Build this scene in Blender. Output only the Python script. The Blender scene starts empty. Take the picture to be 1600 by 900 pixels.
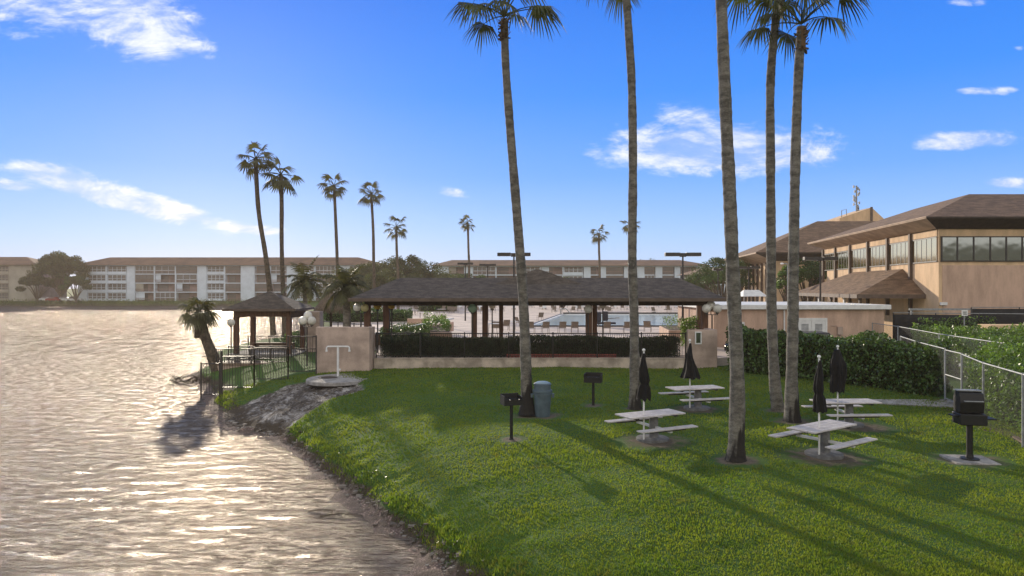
import bpy, math, random
import numpy as np
from mathutils import Vector, Matrix, Quaternion

R = math.radians
scene = bpy.context.scene
COL = scene.collection
F = 1067.0
CZ = 5.6
def at(px, py, Y): return Vector(((px-800)/F*Y, Y, CZ-(py-450)/F*Y))
def X_(px, Y): return (px-800)/F*Y

# ------------------------------------------------------------------ camera
cd = bpy.data.cameras.new('camera'); cam = bpy.data.objects.new('camera', cd); COL.objects.link(cam)
cam.location = (0, 0, CZ); cam.rotation_euler = (R(90), 0, 0)
cd.lens = 24.0; cd.sensor_width = 36; cd.clip_start = .1; cd.clip_end = 6000
scene.camera = cam
scene.view_settings.view_transform = 'Standard'
scene.view_settings.look = 'None'
scene.view_settings.gamma = 1
scene.view_settings.use_curve_mapping = False
scene.view_settings.exposure = 0.98
SUN_AZ, SUN_EL = R(-23), R(13.5)
sdir = Vector((math.sin(SUN_AZ)*math.cos(SUN_EL), math.cos(SUN_AZ)*math.cos(SUN_EL), math.sin(SUN_EL)))
sd = bpy.data.lights.new('sun', 'SUN'); sun = bpy.data.objects.new('sun', sd); COL.objects.link(sun)
sd.energy = 2.45; sd.angle = R(.9); sd.color = (1, .87, .69)
sun.rotation_euler = sdir.to_track_quat('Z', 'Y').to_euler()
sun.location = (-40, 60, 60)

# ------------------------------------------------------------------ node helper
class NT:
    def __init__(s, tree): s.t = tree; s.t.nodes.clear()
    def n(s, typ, **kw):
        nd = s.t.nodes.new(typ)
        for k, v in kw.items():
            if k.startswith('i_'):
                key = k[2:]; key = int(key) if key.isdigit() else key.replace('_', ' ')
                s.put(nd.inputs[key], v)
            else: setattr(nd, k, v)
        return nd
    def put(s, sock, v):
        if isinstance(v, bpy.types.NodeSocket): s.t.links.new(v, sock)
        elif isinstance(v, bpy.types.Node): s.t.links.new(v.outputs[0], sock)
        else: sock.default_value = v
    def m(s, op, a, b=None, c=None, clamp=False):
        nd = s.t.nodes.new('ShaderNodeMath'); nd.operation = op; nd.use_clamp = clamp
        s.put(nd.inputs[0], a)
        if b is not None: s.put(nd.inputs[1], b)
        if c is not None: s.put(nd.inputs[2], c)
        return nd.outputs[0]
    def mr(s, v, a, b, c=0, d=1, interp='SMOOTHSTEP'):
        nd = s.t.nodes.new('ShaderNodeMapRange'); nd.interpolation_type = interp
        for i, x in enumerate((v, a, b, c, d)): s.put(nd.inputs[i], x)
        return nd.outputs[0]
    def mix(s, f, a, b, typ='MIX'):
        nd = s.t.nodes.new('ShaderNodeMix'); nd.data_type = 'RGBA'; nd.blend_type = typ
        s.put(nd.inputs[0], f); s.put(nd.inputs[6], a); s.put(nd.inputs[7], b)
        return nd.outputs[2]
def c4(c): return (c[0], c[1], c[2], 1)

# ------------------------------------------------------------------ world
w = bpy.data.worlds.new('World'); scene.world = w; w.use_nodes = True
T = NT(w.node_tree)
tc = T.n('ShaderNodeTexCoord')
sep = T.n('ShaderNodeSeparateXYZ', i_0=tc.outputs['Generated'])
dx, dy, dz = sep.outputs
sky = T.n('ShaderNodeTexSky', sky_type='NISHITA', sun_disc=False, sun_elevation=SUN_EL, sun_rotation=SUN_AZ,
          air_density=1.0, dust_density=.4, ozone_density=1.6, altitude=0)
def ramp(node, stops):
    cr = node.color_ramp
    while len(cr.elements) < len(stops): cr.elements.new(.5)
    for e, (p, c) in zip(cr.elements, stops): e.position = p; e.color = c4(c)
front = T.n('ShaderNodeValToRGB', i_0=T.m('MAXIMUM', dz, 0.0))
K = 1.0
ramp(front, [(0.0, (.48, .66, .97)), (.07, (.33, .56, .98)), (.16, (.130, .375, .95)), (.27, (.034, .262, .92)), (.39, (.012, .185, .82)), (.60, (.36, .44, .56)), (.9, (.50, .52, .56))])  # last stops: unseen overhead sky paled to add neutral fill
back = T.n('ShaderNodeValToRGB', i_0=T.m('MAXIMUM', dz, 0.0))  # unseen sky behind the camera; dark low band added for window reflections
ramp(back, [(0.0, (.12, .10, .07)), (.046, (.14, .12, .08)), (.054, (1.25, 1.13, 1.0)), (.25, (1.25, 1.18, 1.1)), (.5, (1.0, 1.0, 1.02)), (.9, (.50, .52, .56))])  # brightened and warmed as added fill on camera-facing surfaces
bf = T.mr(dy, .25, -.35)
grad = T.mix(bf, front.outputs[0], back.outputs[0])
# clouds, placed by direction
ay = T.m('MAXIMUM', T.m('ABSOLUTE', dy), .02)
u = T.m('DIVIDE', dx, ay); v = T.m('DIVIDE', dz, ay)
uv = T.n('ShaderNodeCombineXYZ', i_0=u, i_1=v)
nz = T.n('ShaderNodeTexNoise', i_Vector=T.n('ShaderNodeMapping', i_Vector=uv.outputs[0], i_Scale=(5.0, 11.0, 1)).outputs[0], i_Scale=1.6, i_Detail=9.0, i_Roughness=.66, i_Distortion=.9)
nz2 = T.n('ShaderNodeTexNoise', i_Vector=T.n('ShaderNodeMapping', i_Vector=uv.outputs[0], i_Scale=(9.0, 26.0, 1)).outputs[0], i_Scale=2.2, i_Detail=6.0, i_Roughness=.62)
nn = T.m('ADD', T.m('MULTIPLY', nz.outputs[0], .62), T.m('MULTIPLY', nz2.outputs[0], .38))
CL = [  # px, py, half width, half height, angle, weight
 (60, 10, 170, 40, -6, .8), (220, 32, 95, 60, -25, 1.25), (290, 68, 55, 22, -18, .9), (20, 45, 70, 28, 10, .55), (262, 102, 45, 11, -5, .6),
 (85, 273, 70, 20, -10, 1.15), (170, 305, 160, 20, -15, 1.15), (255, 323, 95, 16, -16, 1.1), (20, 290, 60, 11, -5, .9), (385, 356, 60, 10, -7, .95),
 (1085, 195, 75, 36, -5, .75), (1130, 232, 175, 38, -2, 1.3), (1050, 250, 80, 18, 0, .75), (930, 240, 50, 13, -15, .55), (1030, 182, 40, 9, 0, .5), (1250, 215, 60, 16, 0, .5),
 (1515, 219, 82, 17, 2, 1.15), (1535, 142, 52, 8, 0, .75), (1570, 286, 50, 11, 0, .85), (708, 301, 30, 9, -14, .8), (585, 352, 22, 7, -10, .5), (1505, 4, 40, 9, 0, .6), (930, 285, 22, 7, 0, .35),
 (1595, 75, 14, 6, 0, .4)]
dens = 0.0
for (px, py, hw, hh, ang, wt) in CL:
    cu, cv = (px-800)/F, (450-py)/F; a = R(-ang*-1)
    du = T.m('SUBTRACT', u, cu); dv = T.m('SUBTRACT', v, cv)
    ca, sa = math.cos(a), math.sin(a)
    ru = T.m('ADD', T.m('MULTIPLY', du, ca*F/hw), T.m('MULTIPLY', dv, sa*F/hw))
    rv = T.m('ADD', T.m('MULTIPLY', du, -sa*F/hh), T.m('MULTIPLY', dv, ca*F/hh))
    d2 = T.m('ADD', T.m('MULTIPLY', ru, ru), T.m('MULTIPLY', rv, rv))
    e = T.m('MULTIPLY', T.m('POWER', 2.718, T.m('MULTIPLY', d2, -.85)), wt)
    dens = T.m('MAXIMUM', dens, e)
cm = T.mr(T.m('ADD', dens, T.m('MULTIPLY', T.m('SUBTRACT', nn, .5), 1.9)), .36, .88)
cm = T.m('MULTIPLY', cm, T.mr(dens, .08, .35))
cm = T.m('MULTIPLY', T.m('MULTIPLY', cm, .95), T.mr(nn, .36, .60, .35, 1.0))
ccol = T.mix(T.mr(nn, .40, .66), c4((.50, .60, .86)), c4((.90, .92, .98)))
grad = T.mix(cm, grad, ccol)
low = T.mr(dz, -.02, 0.0)
grad = T.mix(low, c4((.12, .11, .08)), grad)
bg1 = T.n('ShaderNodeBackground', i_Color=sky.outputs[0], i_Strength=0.006)
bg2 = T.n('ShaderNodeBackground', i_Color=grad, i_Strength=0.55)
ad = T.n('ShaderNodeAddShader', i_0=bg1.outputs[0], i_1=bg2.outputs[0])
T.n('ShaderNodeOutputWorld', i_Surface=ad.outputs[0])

# ------------------------------------------------------------------ materials
MATS = {}
def mat(name, col, rough=.75, var=.18, scale=3.0, bump=.0, bscale=40., metal=0., col2=None, stretch=(1, 1, 1), spec=.4, trans=0., fine=0.):
    if name in MATS: return MATS[name]
    m = bpy.data.materials.new(name); m.use_nodes = True; t = NT(m.node_tree)
    tc = t.n('ShaderNodeTexCoord')
    mp = t.n('ShaderNodeMapping', i_Vector=tc.outputs['Object'], i_Scale=stretch)
    n1 = t.n('ShaderNodeTexNoise', i_Vector=mp.outputs[0], i_Scale=scale, i_Detail=8.0, i_Roughness=.6)
    c2 = col2 if col2 else tuple(x*(1-2*var) for x in col)
    c1 = col if col2 else tuple(min(1, x*(1+var)) for x in col)
    cc = t.mix(t.mr(n1.outputs[0], .32, .68), c4(c2), c4(c1))
    if fine:
        n3 = t.n('ShaderNodeTexNoise', i_Vector=mp.outputs[0], i_Scale=bscale, i_Detail=3.0)
        g = t.mr(n3.outputs[0], .3, .7, 1-fine, 1+fine)
        cc = t.mix(1.0, cc, t.n('ShaderNodeCombineXYZ', i_0=g, i_1=g, i_2=g).outputs[0], 'MULTIPLY')
    b = t.n('ShaderNodeBsdfPrincipled', i_Base_Color=cc, i_Roughness=rough, i_Metallic=metal)
    b.inputs['Specular IOR Level'].default_value = spec
    if bump:
        n2 = t.n('ShaderNodeTexNoise', i_Vector=mp.outputs[0], i_Scale=bscale, i_Detail=5.0)
        bp = t.n('ShaderNodeBump', i_Strength=bump, i_Distance=.03, i_Height=n2.outputs[0])
        t.put(b.inputs['Normal'], bp.outputs[0])
    out = b.outputs[0]
    if trans:
        tr = t.n('ShaderNodeBsdfTranslucent', i_Color=t.mix(1.0, cc, c4((1.6, 1.5, .6) if 'globe' not in name else (1, 1, 1)), 'MULTIPLY'))
        mx = t.n('ShaderNodeMixShader', i_0=trans, i_1=b.outputs[0], i_2=tr.outputs[0]); out = mx.outputs[0]
    t.n('ShaderNodeOutputMaterial', i_Surface=out)
    MATS[name] = m; return m
def bark(name, char):
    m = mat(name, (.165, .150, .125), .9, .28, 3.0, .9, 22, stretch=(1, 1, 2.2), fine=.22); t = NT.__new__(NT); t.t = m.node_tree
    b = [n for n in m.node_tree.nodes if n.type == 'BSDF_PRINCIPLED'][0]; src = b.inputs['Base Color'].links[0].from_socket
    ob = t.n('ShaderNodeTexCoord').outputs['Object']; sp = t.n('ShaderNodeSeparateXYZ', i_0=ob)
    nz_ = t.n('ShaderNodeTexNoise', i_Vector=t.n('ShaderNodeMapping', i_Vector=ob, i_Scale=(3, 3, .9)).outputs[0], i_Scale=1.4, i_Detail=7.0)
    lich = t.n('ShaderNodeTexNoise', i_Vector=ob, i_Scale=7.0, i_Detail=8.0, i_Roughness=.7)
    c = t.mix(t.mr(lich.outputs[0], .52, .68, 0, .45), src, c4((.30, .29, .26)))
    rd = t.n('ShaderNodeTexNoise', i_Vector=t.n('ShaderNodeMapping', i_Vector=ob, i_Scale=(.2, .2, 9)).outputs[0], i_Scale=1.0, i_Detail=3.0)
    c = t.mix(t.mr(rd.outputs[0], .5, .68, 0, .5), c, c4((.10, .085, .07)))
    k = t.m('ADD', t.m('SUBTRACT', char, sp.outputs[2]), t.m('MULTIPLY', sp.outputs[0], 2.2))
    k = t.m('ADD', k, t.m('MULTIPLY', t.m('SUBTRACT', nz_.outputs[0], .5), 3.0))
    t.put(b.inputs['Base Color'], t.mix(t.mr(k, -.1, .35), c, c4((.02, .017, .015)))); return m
def glass(name, col, rough=.06, metal=.0):
    if name in MATS: return MATS[name]
    m = bpy.data.materials.new(name); m.use_nodes = True; t = NT(m.node_tree)
    tc = t.n('ShaderNodeTexCoord')
    n2 = t.n('ShaderNodeTexNoise', i_Vector=tc.outputs['Object'], i_Scale=.7, i_Detail=2.0)
    bp = t.n('ShaderNodeBump', i_Strength=.15, i_Distance=.05, i_Height=n2.outputs[0])
    b = t.n('ShaderNodeBsdfPrincipled', i_Base_Color=c4(col), i_Roughness=rough, i_Metallic=metal, i_Normal=bp.outputs[0])
    t.n('ShaderNodeOutputMaterial', i_Surface=b.outputs[0]); MATS[name] = m; return m

STUCCO = mat('stucco_pink', (.55, .375, .28), .9, .11, .9, .35, 30, fine=.06, stretch=(1.5, 1.5, .4))
STUCCO2 = mat('stucco_tan', (.66, .46, .28), .9, .10, .8, .3, 30, fine=.06, stretch=(1.3, 1.3, .4))
STUCCOG = mat('stucco_greybrown', (.46, .35, .29), .9, .14, 1.2, .4, 30, fine=.08)
CURB = mat('curb_paint', (.46, .38, .31), .9, .22, 1.4, .3, 30, fine=.1)
WOOD = mat('brown_timber', (.13, .062, .036), .7, .25, 3, .3, 20, stretch=(3, 3, .4))
WOODD = mat('dark_timber', (.05, .032, .024), .8, .25, 3, .3, 20)
SHINGLE = mat('shingle_dark', (.088, .070, .056), .9, .22, 2.0, .8, 14, stretch=(1, 1, 4), fine=.35)
SHINGLE2 = mat('shingle_brown', (.185, .115, .070), .9, .20, 1.2, .8, 10, stretch=(1, 1, 5), fine=.3)
FARROOF = mat('far_roof', (.18, .105, .065), .9, .15, .3, .3, 4, fine=.15)
FASCIA = mat('fascia_brown', (.12, .085, .065), .7, .15, 2)
FASCIAL = mat('fascia_sunlit', (.38, .26, .17), .75, .15, 1)  # side eaves: sunlit tone put into the colour
WHITE = mat('white_paint', (.72, .71, .69), .55, .06, 3)
WHITEB = mat('white_boards', (.52, .48, .46), .6, .10, 6, .2, 30, fine=.08)
CONC = mat('concrete', (.33, .31, .29), .9, .2, 3, .5, 40, fine=.15)
CONCD = mat('concrete_pedestal', (.17, .17, .17), .85, .2, 5, .3, 40)
BLACK = mat('black_iron', (.010, .0095, .0095), .5, .2, 6, .2, 60)
BRONZE = mat('bronze_metal', (.035, .030, .028), .45, .15, 4)
GALV = mat('galvanised', (.30, .31, .31), .6, .12, 6, metal=.35)
CANVAS = mat('black_canvas', (.006, .0055, .006), .9, .3, 8, .5, 14)
CANBLUE = mat('bin_plastic', (.085, .12, .145), .5, .12, 4, .1, 30)
CANLID = mat('bin_lid', (.22, .30, .34), .35, .08, 4)
BARK = mat('palm_bark', (.24, .21, .175), .9, .28, 3.0, .9, 22, stretch=(1, 1, 2.2), fine=.22)
BARKD = mat('rough_bark', (.11, .085, .06), .95, .3, 5, 1., 25, fine=.2)
TREEBARK = mat('tree_bark', (.12, .09, .065), .95, .25, 3, .8, 20)
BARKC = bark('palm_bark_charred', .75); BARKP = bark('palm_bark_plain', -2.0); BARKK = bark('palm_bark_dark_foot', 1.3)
FROND = mat('palm_frond', (.060, .075, .028), .55, .3, 1.5, trans=.25)
FROND2 = mat('palm_frond_far', (.085, .085, .035), .6, .3, 1.0, trans=.25)
DEADFROND = mat('dead_frond', (.16, .10, .055), .9, .2, 2, trans=.2)
HEDGE = mat('hedge_leaf', (.082, .150, .036), .38, .42, 3.2, trans=.22, spec=.5)
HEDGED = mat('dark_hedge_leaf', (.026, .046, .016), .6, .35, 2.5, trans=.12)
HEDGEL = mat('light_hedge_leaf', (.12, .21, .045), .42, .35, 2.0, trans=.35, spec=.6)
TREEL = mat('tree_leaf', (.060, .080, .025), .6, .3, .35, trans=.25)
TREEL2 = mat('tree_leaf_green', (.055, .100, .028), .6, .3, .35, trans=.25)
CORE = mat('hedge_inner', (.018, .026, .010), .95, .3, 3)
GLOBE = mat('globe_white', (.78, .76, .70), .25, .03, 3, trans=.35)
GLOBESUN = mat('globe_sunlit', (.80, .58, .12), .25, .05, 3, trans=.5)  # glow of backlit white globes put into the colour as yellow
GLOBEG = mat('globe_green', (.34, .50, .36), .25, .03, 3, trans=.4)
DECK = mat('pool_deck', (.56, .46, .40), .85, .12, .5, .3, 12, fine=.1)
POOL = glass('pool_water', (.58, .68, .71), .12)
GLD = glass('window_gold', (.80, .66, .40), .08, 1.0)  # gold tint puts a reflected yellow sky into the glass colour
GLG = glass('window_grey', (.27, .30, .31), .04, .9)
GLF = glass('window_far', (.13, .12, .12), .2, .0)
THATCH = mat('thatch', (.17, .125, .085), .95, .3, 6, 1., 30, stretch=(3, 3, .5))
SLING = mat('chair_sling', (.20, .155, .12), .7, .12, 6)
CHFRAME = mat('chair_frame', (.16, .12, .09), .5, .1, 6)
REDM = mat('red_edging', (.27, .06, .045), .7, .25, 12, .2, 30)
ROPEB = mat('wood_walkway', (.20, .14, .10), .8, .2, 3, .3, 20)
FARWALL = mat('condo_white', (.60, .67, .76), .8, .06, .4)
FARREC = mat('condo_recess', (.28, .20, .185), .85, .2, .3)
FARTAN = mat('condo_tan', (.36, .33, .28), .85, .1, .3)
TARP = mat('wind_screen', (.014, .014, .015), .85, .25, 1.5, .3, 6)
CARW = mat('car_white', (.65, .65, .65), .25, .02, 1); CARD = mat('car_black', (.02, .02, .022), .25, .02, 1); CARR = mat('car_red', (.25, .03, .025), .25, .02, 1)
TYRE = mat('tyre', (.02, .02, .02), .9, .1, 6)

# ------------------------------------------------------------------ mesh builder
def link(name, me, m=None, parent=None):
    o = bpy.data.objects.new(name, me); COL.objects.link(o)
    if m is not None: me.materials.append(m)
    if parent is not None: o.parent = parent
    return o
class MB:
    def __init__(s): s.v = []; s.f = []
    def add(s, vs, fs):
        b = len(s.v); s.v += [tuple(v) for v in vs]; s.f += [tuple(b+i for i in f) for f in fs]; return s
    def box(s, x0, x1, y0, y1, z0, z1):
        return s.add([(x0,y0,z0),(x1,y0,z0),(x1,y1,z0),(x0,y1,z0),(x0,y0,z1),(x1,y0,z1),(x1,y1,z1),(x0,y1,z1)],
                     [(3,2,1,0),(4,5,6,7),(0,1,5,4),(1,2,6,5),(2,3,7,6),(3,0,4,7)])
    def beam(s, a, b, wd, h, up=(0,0,1)):
        a = Vector(a); b = Vector(b); d = (b-a).normalized(); up = Vector(up)
        if abs(d.dot(up)) > .98: up = Vector((0, 1, 0))
        sd = d.cross(up).normalized()*wd/2; u2 = sd.cross(d).normalized()*h/2
        vs = [a-sd-u2, a+sd-u2, a+sd+u2, a-sd+u2, b-sd-u2, b+sd-u2, b+sd+u2, b-sd+u2]
        return s.add(vs, [(0,1,2,3),(7,6,5,4),(4,5,1,0),(5,6,2,1),(6,7,3,2),(7,4,0,3)])
    def tube(s, pts, rad, n=10, cap=True):
        pts = [Vector(p) for p in pts]; k = len(pts)
        if not isinstance(rad, (list, tuple)): rad = [rad]*k
        vs = []; ref = Vector((0, 1, 0.01))
        for i, p in enumerate(pts):
            d = (pts[min(i+1, k-1)]-pts[max(i-1, 0)]).normalized()
            r_ = ref if abs(d.dot(ref)) < .95 else Vector((1, 0, 0))
            a = d.cross(r_).normalized(); b = d.cross(a).normalized()
            for j in range(n):
                t = 2*math.pi*j/n; vs.append(p+(a*math.cos(t)+b*math.sin(t))*rad[i])
        fs = [(i*n+j, i*n+(j+1) % n, (i+1)*n+(j+1) % n, (i+1)*n+j) for i in range(k-1) for j in range(n)]
        if cap: fs += [tuple(range(n)), tuple((k-1)*n+j for j in reversed(range(n)))]
        return s.add(vs, fs)
    def lathe(s, prof, n=20, c=(0, 0)):
        vs = []; k = len(prof)
        for (r, z) in prof:
            for j in range(n):
                t = 2*math.pi*j/n; vs.append((c[0]+r*math.cos(t), c[1]+r*math.sin(t), z))
        fs = [(i*n+j, i*n+(j+1) % n, (i+1)*n+(j+1) % n, (i+1)*n+j) for i in range(k-1) for j in range(n)]
        fs += [tuple(reversed(range(n))), tuple((k-1)*n+j for j in range(n))]
        return s.add(vs, fs)
    def sphere(s, c, r, n=16, k=10, sz=1):
        prof = [(max(.001, r*math.sin(math.pi*i/k)), c[2]-r*sz*math.cos(math.pi*i/k)) for i in range(k+1)]
        return s.lathe(prof, n, (c[0], c[1]))
    def prism(s, poly, z0, z1):
        n = len(poly)
        vs = [(x, y, z0) for x, y in poly]+[(x, y, z1) for x, y in poly]
        return s.add(vs, [tuple(reversed(range(n))), tuple(range(n, 2*n))]+[(i, (i+1) % n, n+(i+1) % n, n+i) for i in range(n)])
    def build(s, name, m, parent=None, smooth=False, bevel=0):
        me = bpy.data.meshes.new(name); me.from_pydata(s.v, [], s.f); me.update()
        if smooth:
            me.polygons.foreach_set('use_smooth', [True]*len(me.polygons)); me.set_sharp_from_angle(angle=R(38))
        o = link(name, me, m, parent)
        if bevel:
            b = o.modifiers.new('bevel', 'BEVEL'); b.width = bevel; b.segments = 2; b.limit_method = 'ANGLE'
        return o
def np_mesh(name, V, Fc, m, parent=None, smooth=False):
    me = bpy.data.meshes.new(name); V = np.asarray(V, np.float32); Fc = np.asarray(Fc, np.int32); k = Fc.shape[1]
    me.vertices.add(len(V)); me.vertices.foreach_set('co', V.ravel())
    me.loops.add(Fc.size); me.loops.foreach_set('vertex_index', Fc.ravel())
    me.polygons.add(len(Fc)); me.polygons.foreach_set('loop_start', np.arange(0, Fc.size, k, dtype=np.int32))
    if smooth: me.polygons.foreach_set('use_smooth', np.ones(len(Fc), bool))
    me.update(calc_edges=True); me.validate()
    return link(name, me, m, parent)
def leaf_arrays(P, size, rng, up=.3, asp=.55):
    N = len(P); d = rng.normal(size=(N, 3)); d[:, 2] += up; d /= np.linalg.norm(d, axis=1)[:, None]
    e = rng.normal(size=(N, 3)); e -= (e*d).sum(1)[:, None]*d; e /= np.linalg.norm(e, axis=1)[:, None]
    nrm = np.cross(d, e); s = (size*rng.uniform(.6, 1.25, N))[:, None]
    a = P-d*s*.5; c = P+d*s*.5-nrm*s*.12; l = P+e*s*asp*.5+nrm*s*.10; r = P-e*s*asp*.5+nrm*s*.10
    V = np.stack([a, r, c, l], 1).reshape(-1, 3); Fc = np.arange(4*N).reshape(-1, 4)
    return V, Fc
def leaves(name, P, size, m, parent=None, seed=0, up=.3, asp=.55):
    V, Fc = leaf_arrays(np.asarray(P), size, np.random.default_rng(seed), up, asp)
    return np_mesh(name, V, Fc, m, parent)
def tag(o, label=None, cat=None, group=None, kind=None):
    if label: o['label'] = label
    if cat: o['category'] = cat
    if group: o['group'] = group
    if kind: o['kind'] = kind
    return o
def thing(name, label, cat, loc=(0, 0, 0), rz=0, group=None):
    o = bpy.data.objects.new(name, None); COL.objects.link(o); o.empty_display_size = .3
    o.location = loc; o.rotation_euler = (0, 0, rz)
    return tag(o, label, cat, group)
def kids(o): return [c for c in COL.objects if c.parent == o]
def dup(o, loc=None, rz=None, label=None, parent=None):
    ch = kids(o); c = o.copy(); COL.objects.link(c)
    if parent is not None: c.parent = parent
    for k in ch: dup(k, parent=c)
    if loc is not None: c.location = loc
    if rz is not None: c.rotation_euler = (0, 0, rz)
    if label: c['label'] = label
    return c

# ------------------------------------------------------------------ terrain
SHORE = [(9, -60), (6.5, -20), (5, 0), (2.6, 7), (.5, 10.6), (-1.15, 13.3), (-1.75, 14.2), (-2.35, 15.3), (-3.1, 16.4), (-4.0, 18.0), (-4.75, 19.2), (-5.9, 21.0), (-6.7, 22.4), (-7.7, 24.0), (-8.5, 25.4), (-9.3, 26.2),
         (-10.3, 26.6), (-11.3, 27.6), (-12.2, 29.2), (-13.4, 31.4), (-14.6, 33.2), (-15.4, 35.5), (-17, 38.5), (-19.0, 41.5), (-20.3, 44), (-21.5, 50), (-24.8, 57), (-25.8, 65), (-21.5, 69), (-22.5, 80), (-27.5, 95), (-35, 120), (-50, 170), (-62, 214),
         (-100, 217), (-150, 216), (-230, 218), (-500, 218), (-500, -60)]
def sdf(px, py, poly):   # >0 inside
    P = np.array(poly, float); Q = np.roll(P, -1, 0); best = np.full(px.shape, 1e9); ins = np.zeros(px.shape, bool)
    for (ax, ay), (bx, by) in zip(P, Q):
        ex, ey = bx-ax, by-ay; t = np.clip(((px-ax)*ex+(py-ay)*ey)/(ex*ex+ey*ey), 0, 1)
        best = np.minimum(best, np.hypot(px-ax-t*ex, py-ay-t*ey))
        c = ((ay > py) != (by > py)); ins ^= c & (px < (bx-ax)*(py-ay)/((by-ay) if by != ay else 1e-9)+ax)
    return np.where(ins, best, -best)
def axis(lo, a, b, hi, st, g=1.13, cap=4.0, far=300):
    xs = list(np.arange(a, b, st)); s = st; x = b
    while x < hi:
        xs.append(x); s = s*g
        if abs(x) < far: s = min(s, cap)
        x += s
    xs.append(hi); s = st; x = a-st; L = []
    while x > lo:
        L.append(x); s = s*g
        if abs(x) < far: s = min(s, cap)
        x -= s
    L.append(lo); return np.array(L[::-1]+xs)
rs = np.random.default_rng(5)
def fnoise(x, y, sc, seed, octv=4):
    x = np.asarray(x, float); y = np.asarray(y, float)
    r = np.random.default_rng(seed); o = np.zeros_like(x); a = 1.0
    for k in range(octv):
        G = r.uniform(-1, 1, (256, 256)); th = r.uniform(0, 6.28); f = 2.1**k/sc*1.3
        u = (x*math.cos(th)+y*math.sin(th))*f+r.uniform(0, 99); v = (-x*math.sin(th)+y*math.cos(th))*f+r.uniform(0, 99)
        iu = np.floor(u).astype(int); iv = np.floor(v).astype(int); fu = u-iu; fv = v-iv; fu = fu*fu*(3-2*fu); fv = fv*fv*(3-2*fv)
        g = lambda p, q: G[(iu+p) % 256, (iv+q) % 256]
        o = o+a*1.5*((g(0,0)*(1-fu)+g(1,0)*fu)*(1-fv)+(g(0,1)*(1-fu)+g(1,1)*fu)*fv); a *= .5
    return o
def pgr(px, py, z=1.2):
    Y = (CZ-z)*F/(py-450); return (X_(px, Y), Y)
MUD = [(-7.0, 31.6), (-9.0, 33.2), (-10.8, 33.3), (-11.6, 31.8), (-12.6, 30.6), (-12.9, 29.0), (-11.5, 26.6), (-9.6, 25.4), (-8.6, 25.6), (-8.2, 27.2), (-7.8, 29.0), (-6.6, 30.3)]
DIRT = [(7.95, 17.2, .95), (3.95, 19.2, .9), (6.4, 23.8, .8), (10.5, 20.8, .95), (5.6, 17.0, .55), (.6, 23.3, .55), (4.3, 24.1, .35), (9.1, 23.3, .5), (8.9, 21.6, .6), (11.3, 16.8, .75), (0, 20.1, .35), (2.96, 24.9, .4), (1.1, 23.2, .55)]
def ground(x, y):
    d = -sdf(x, y, SHORE)     # >0 on land
    n = fnoise(x, y, 6, 3, 3); n2 = fnoise(x, y, .9, 7, 3)
    d2 = d+.14*n2*np.clip(1-np.abs(d)/3, 0, 1)
    land = .30*np.clip(d2/.28, 0, 1)+1.1*(1-np.exp(-np.clip(d2-.2, 0, None)/3.2))*1.0
    far = np.clip((y-120)/60, 0, 1); land = land*(1-far)+1.2*np.clip(d/2, 0, 1)*far
    land = land+.03*n*np.clip(d/4, 0, 1)+.010*n2
    left = np.clip((-9.6-x)/4.5, 0, 1)*np.clip((y-26)/4, 0, 1)*np.clip((41-y)/3, 0, 1)
    land = land-left*.25
    mud = np.clip(sdf(x, y, MUD)/.7+.55, 0, 1)*(d > 0)
    land = land-mud*(.16+.05*n2+.04*fnoise(x, y, .35, 31, 3))
    bed = .035+.09*np.clip(d, -12, 0)+.028*n2
    z = np.where(d2 > 0, np.maximum(land, .05), bed)
    return z, d, mud, n2
gx = axis(-2500, -17, 19, 2500, .16); gy = axis(-60, 9.4, 40, 4000, .16, cap=4)
GX, GY = np.meshgrid(gx, gy); Zg, Dg, Mg, N2g = ground(GX, GY)
nx, ny = len(gx), len(gy)
V = np.stack([GX.ravel(), GY.ravel(), Zg.ravel()], 1)
idx = np.arange(nx*ny).reshape(ny, nx)
Fq = np.stack([idx[:-1, :-1], idx[:-1, 1:], idx[1:, 1:], idx[1:, :-1]], -1).reshape(-1, 4)
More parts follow.
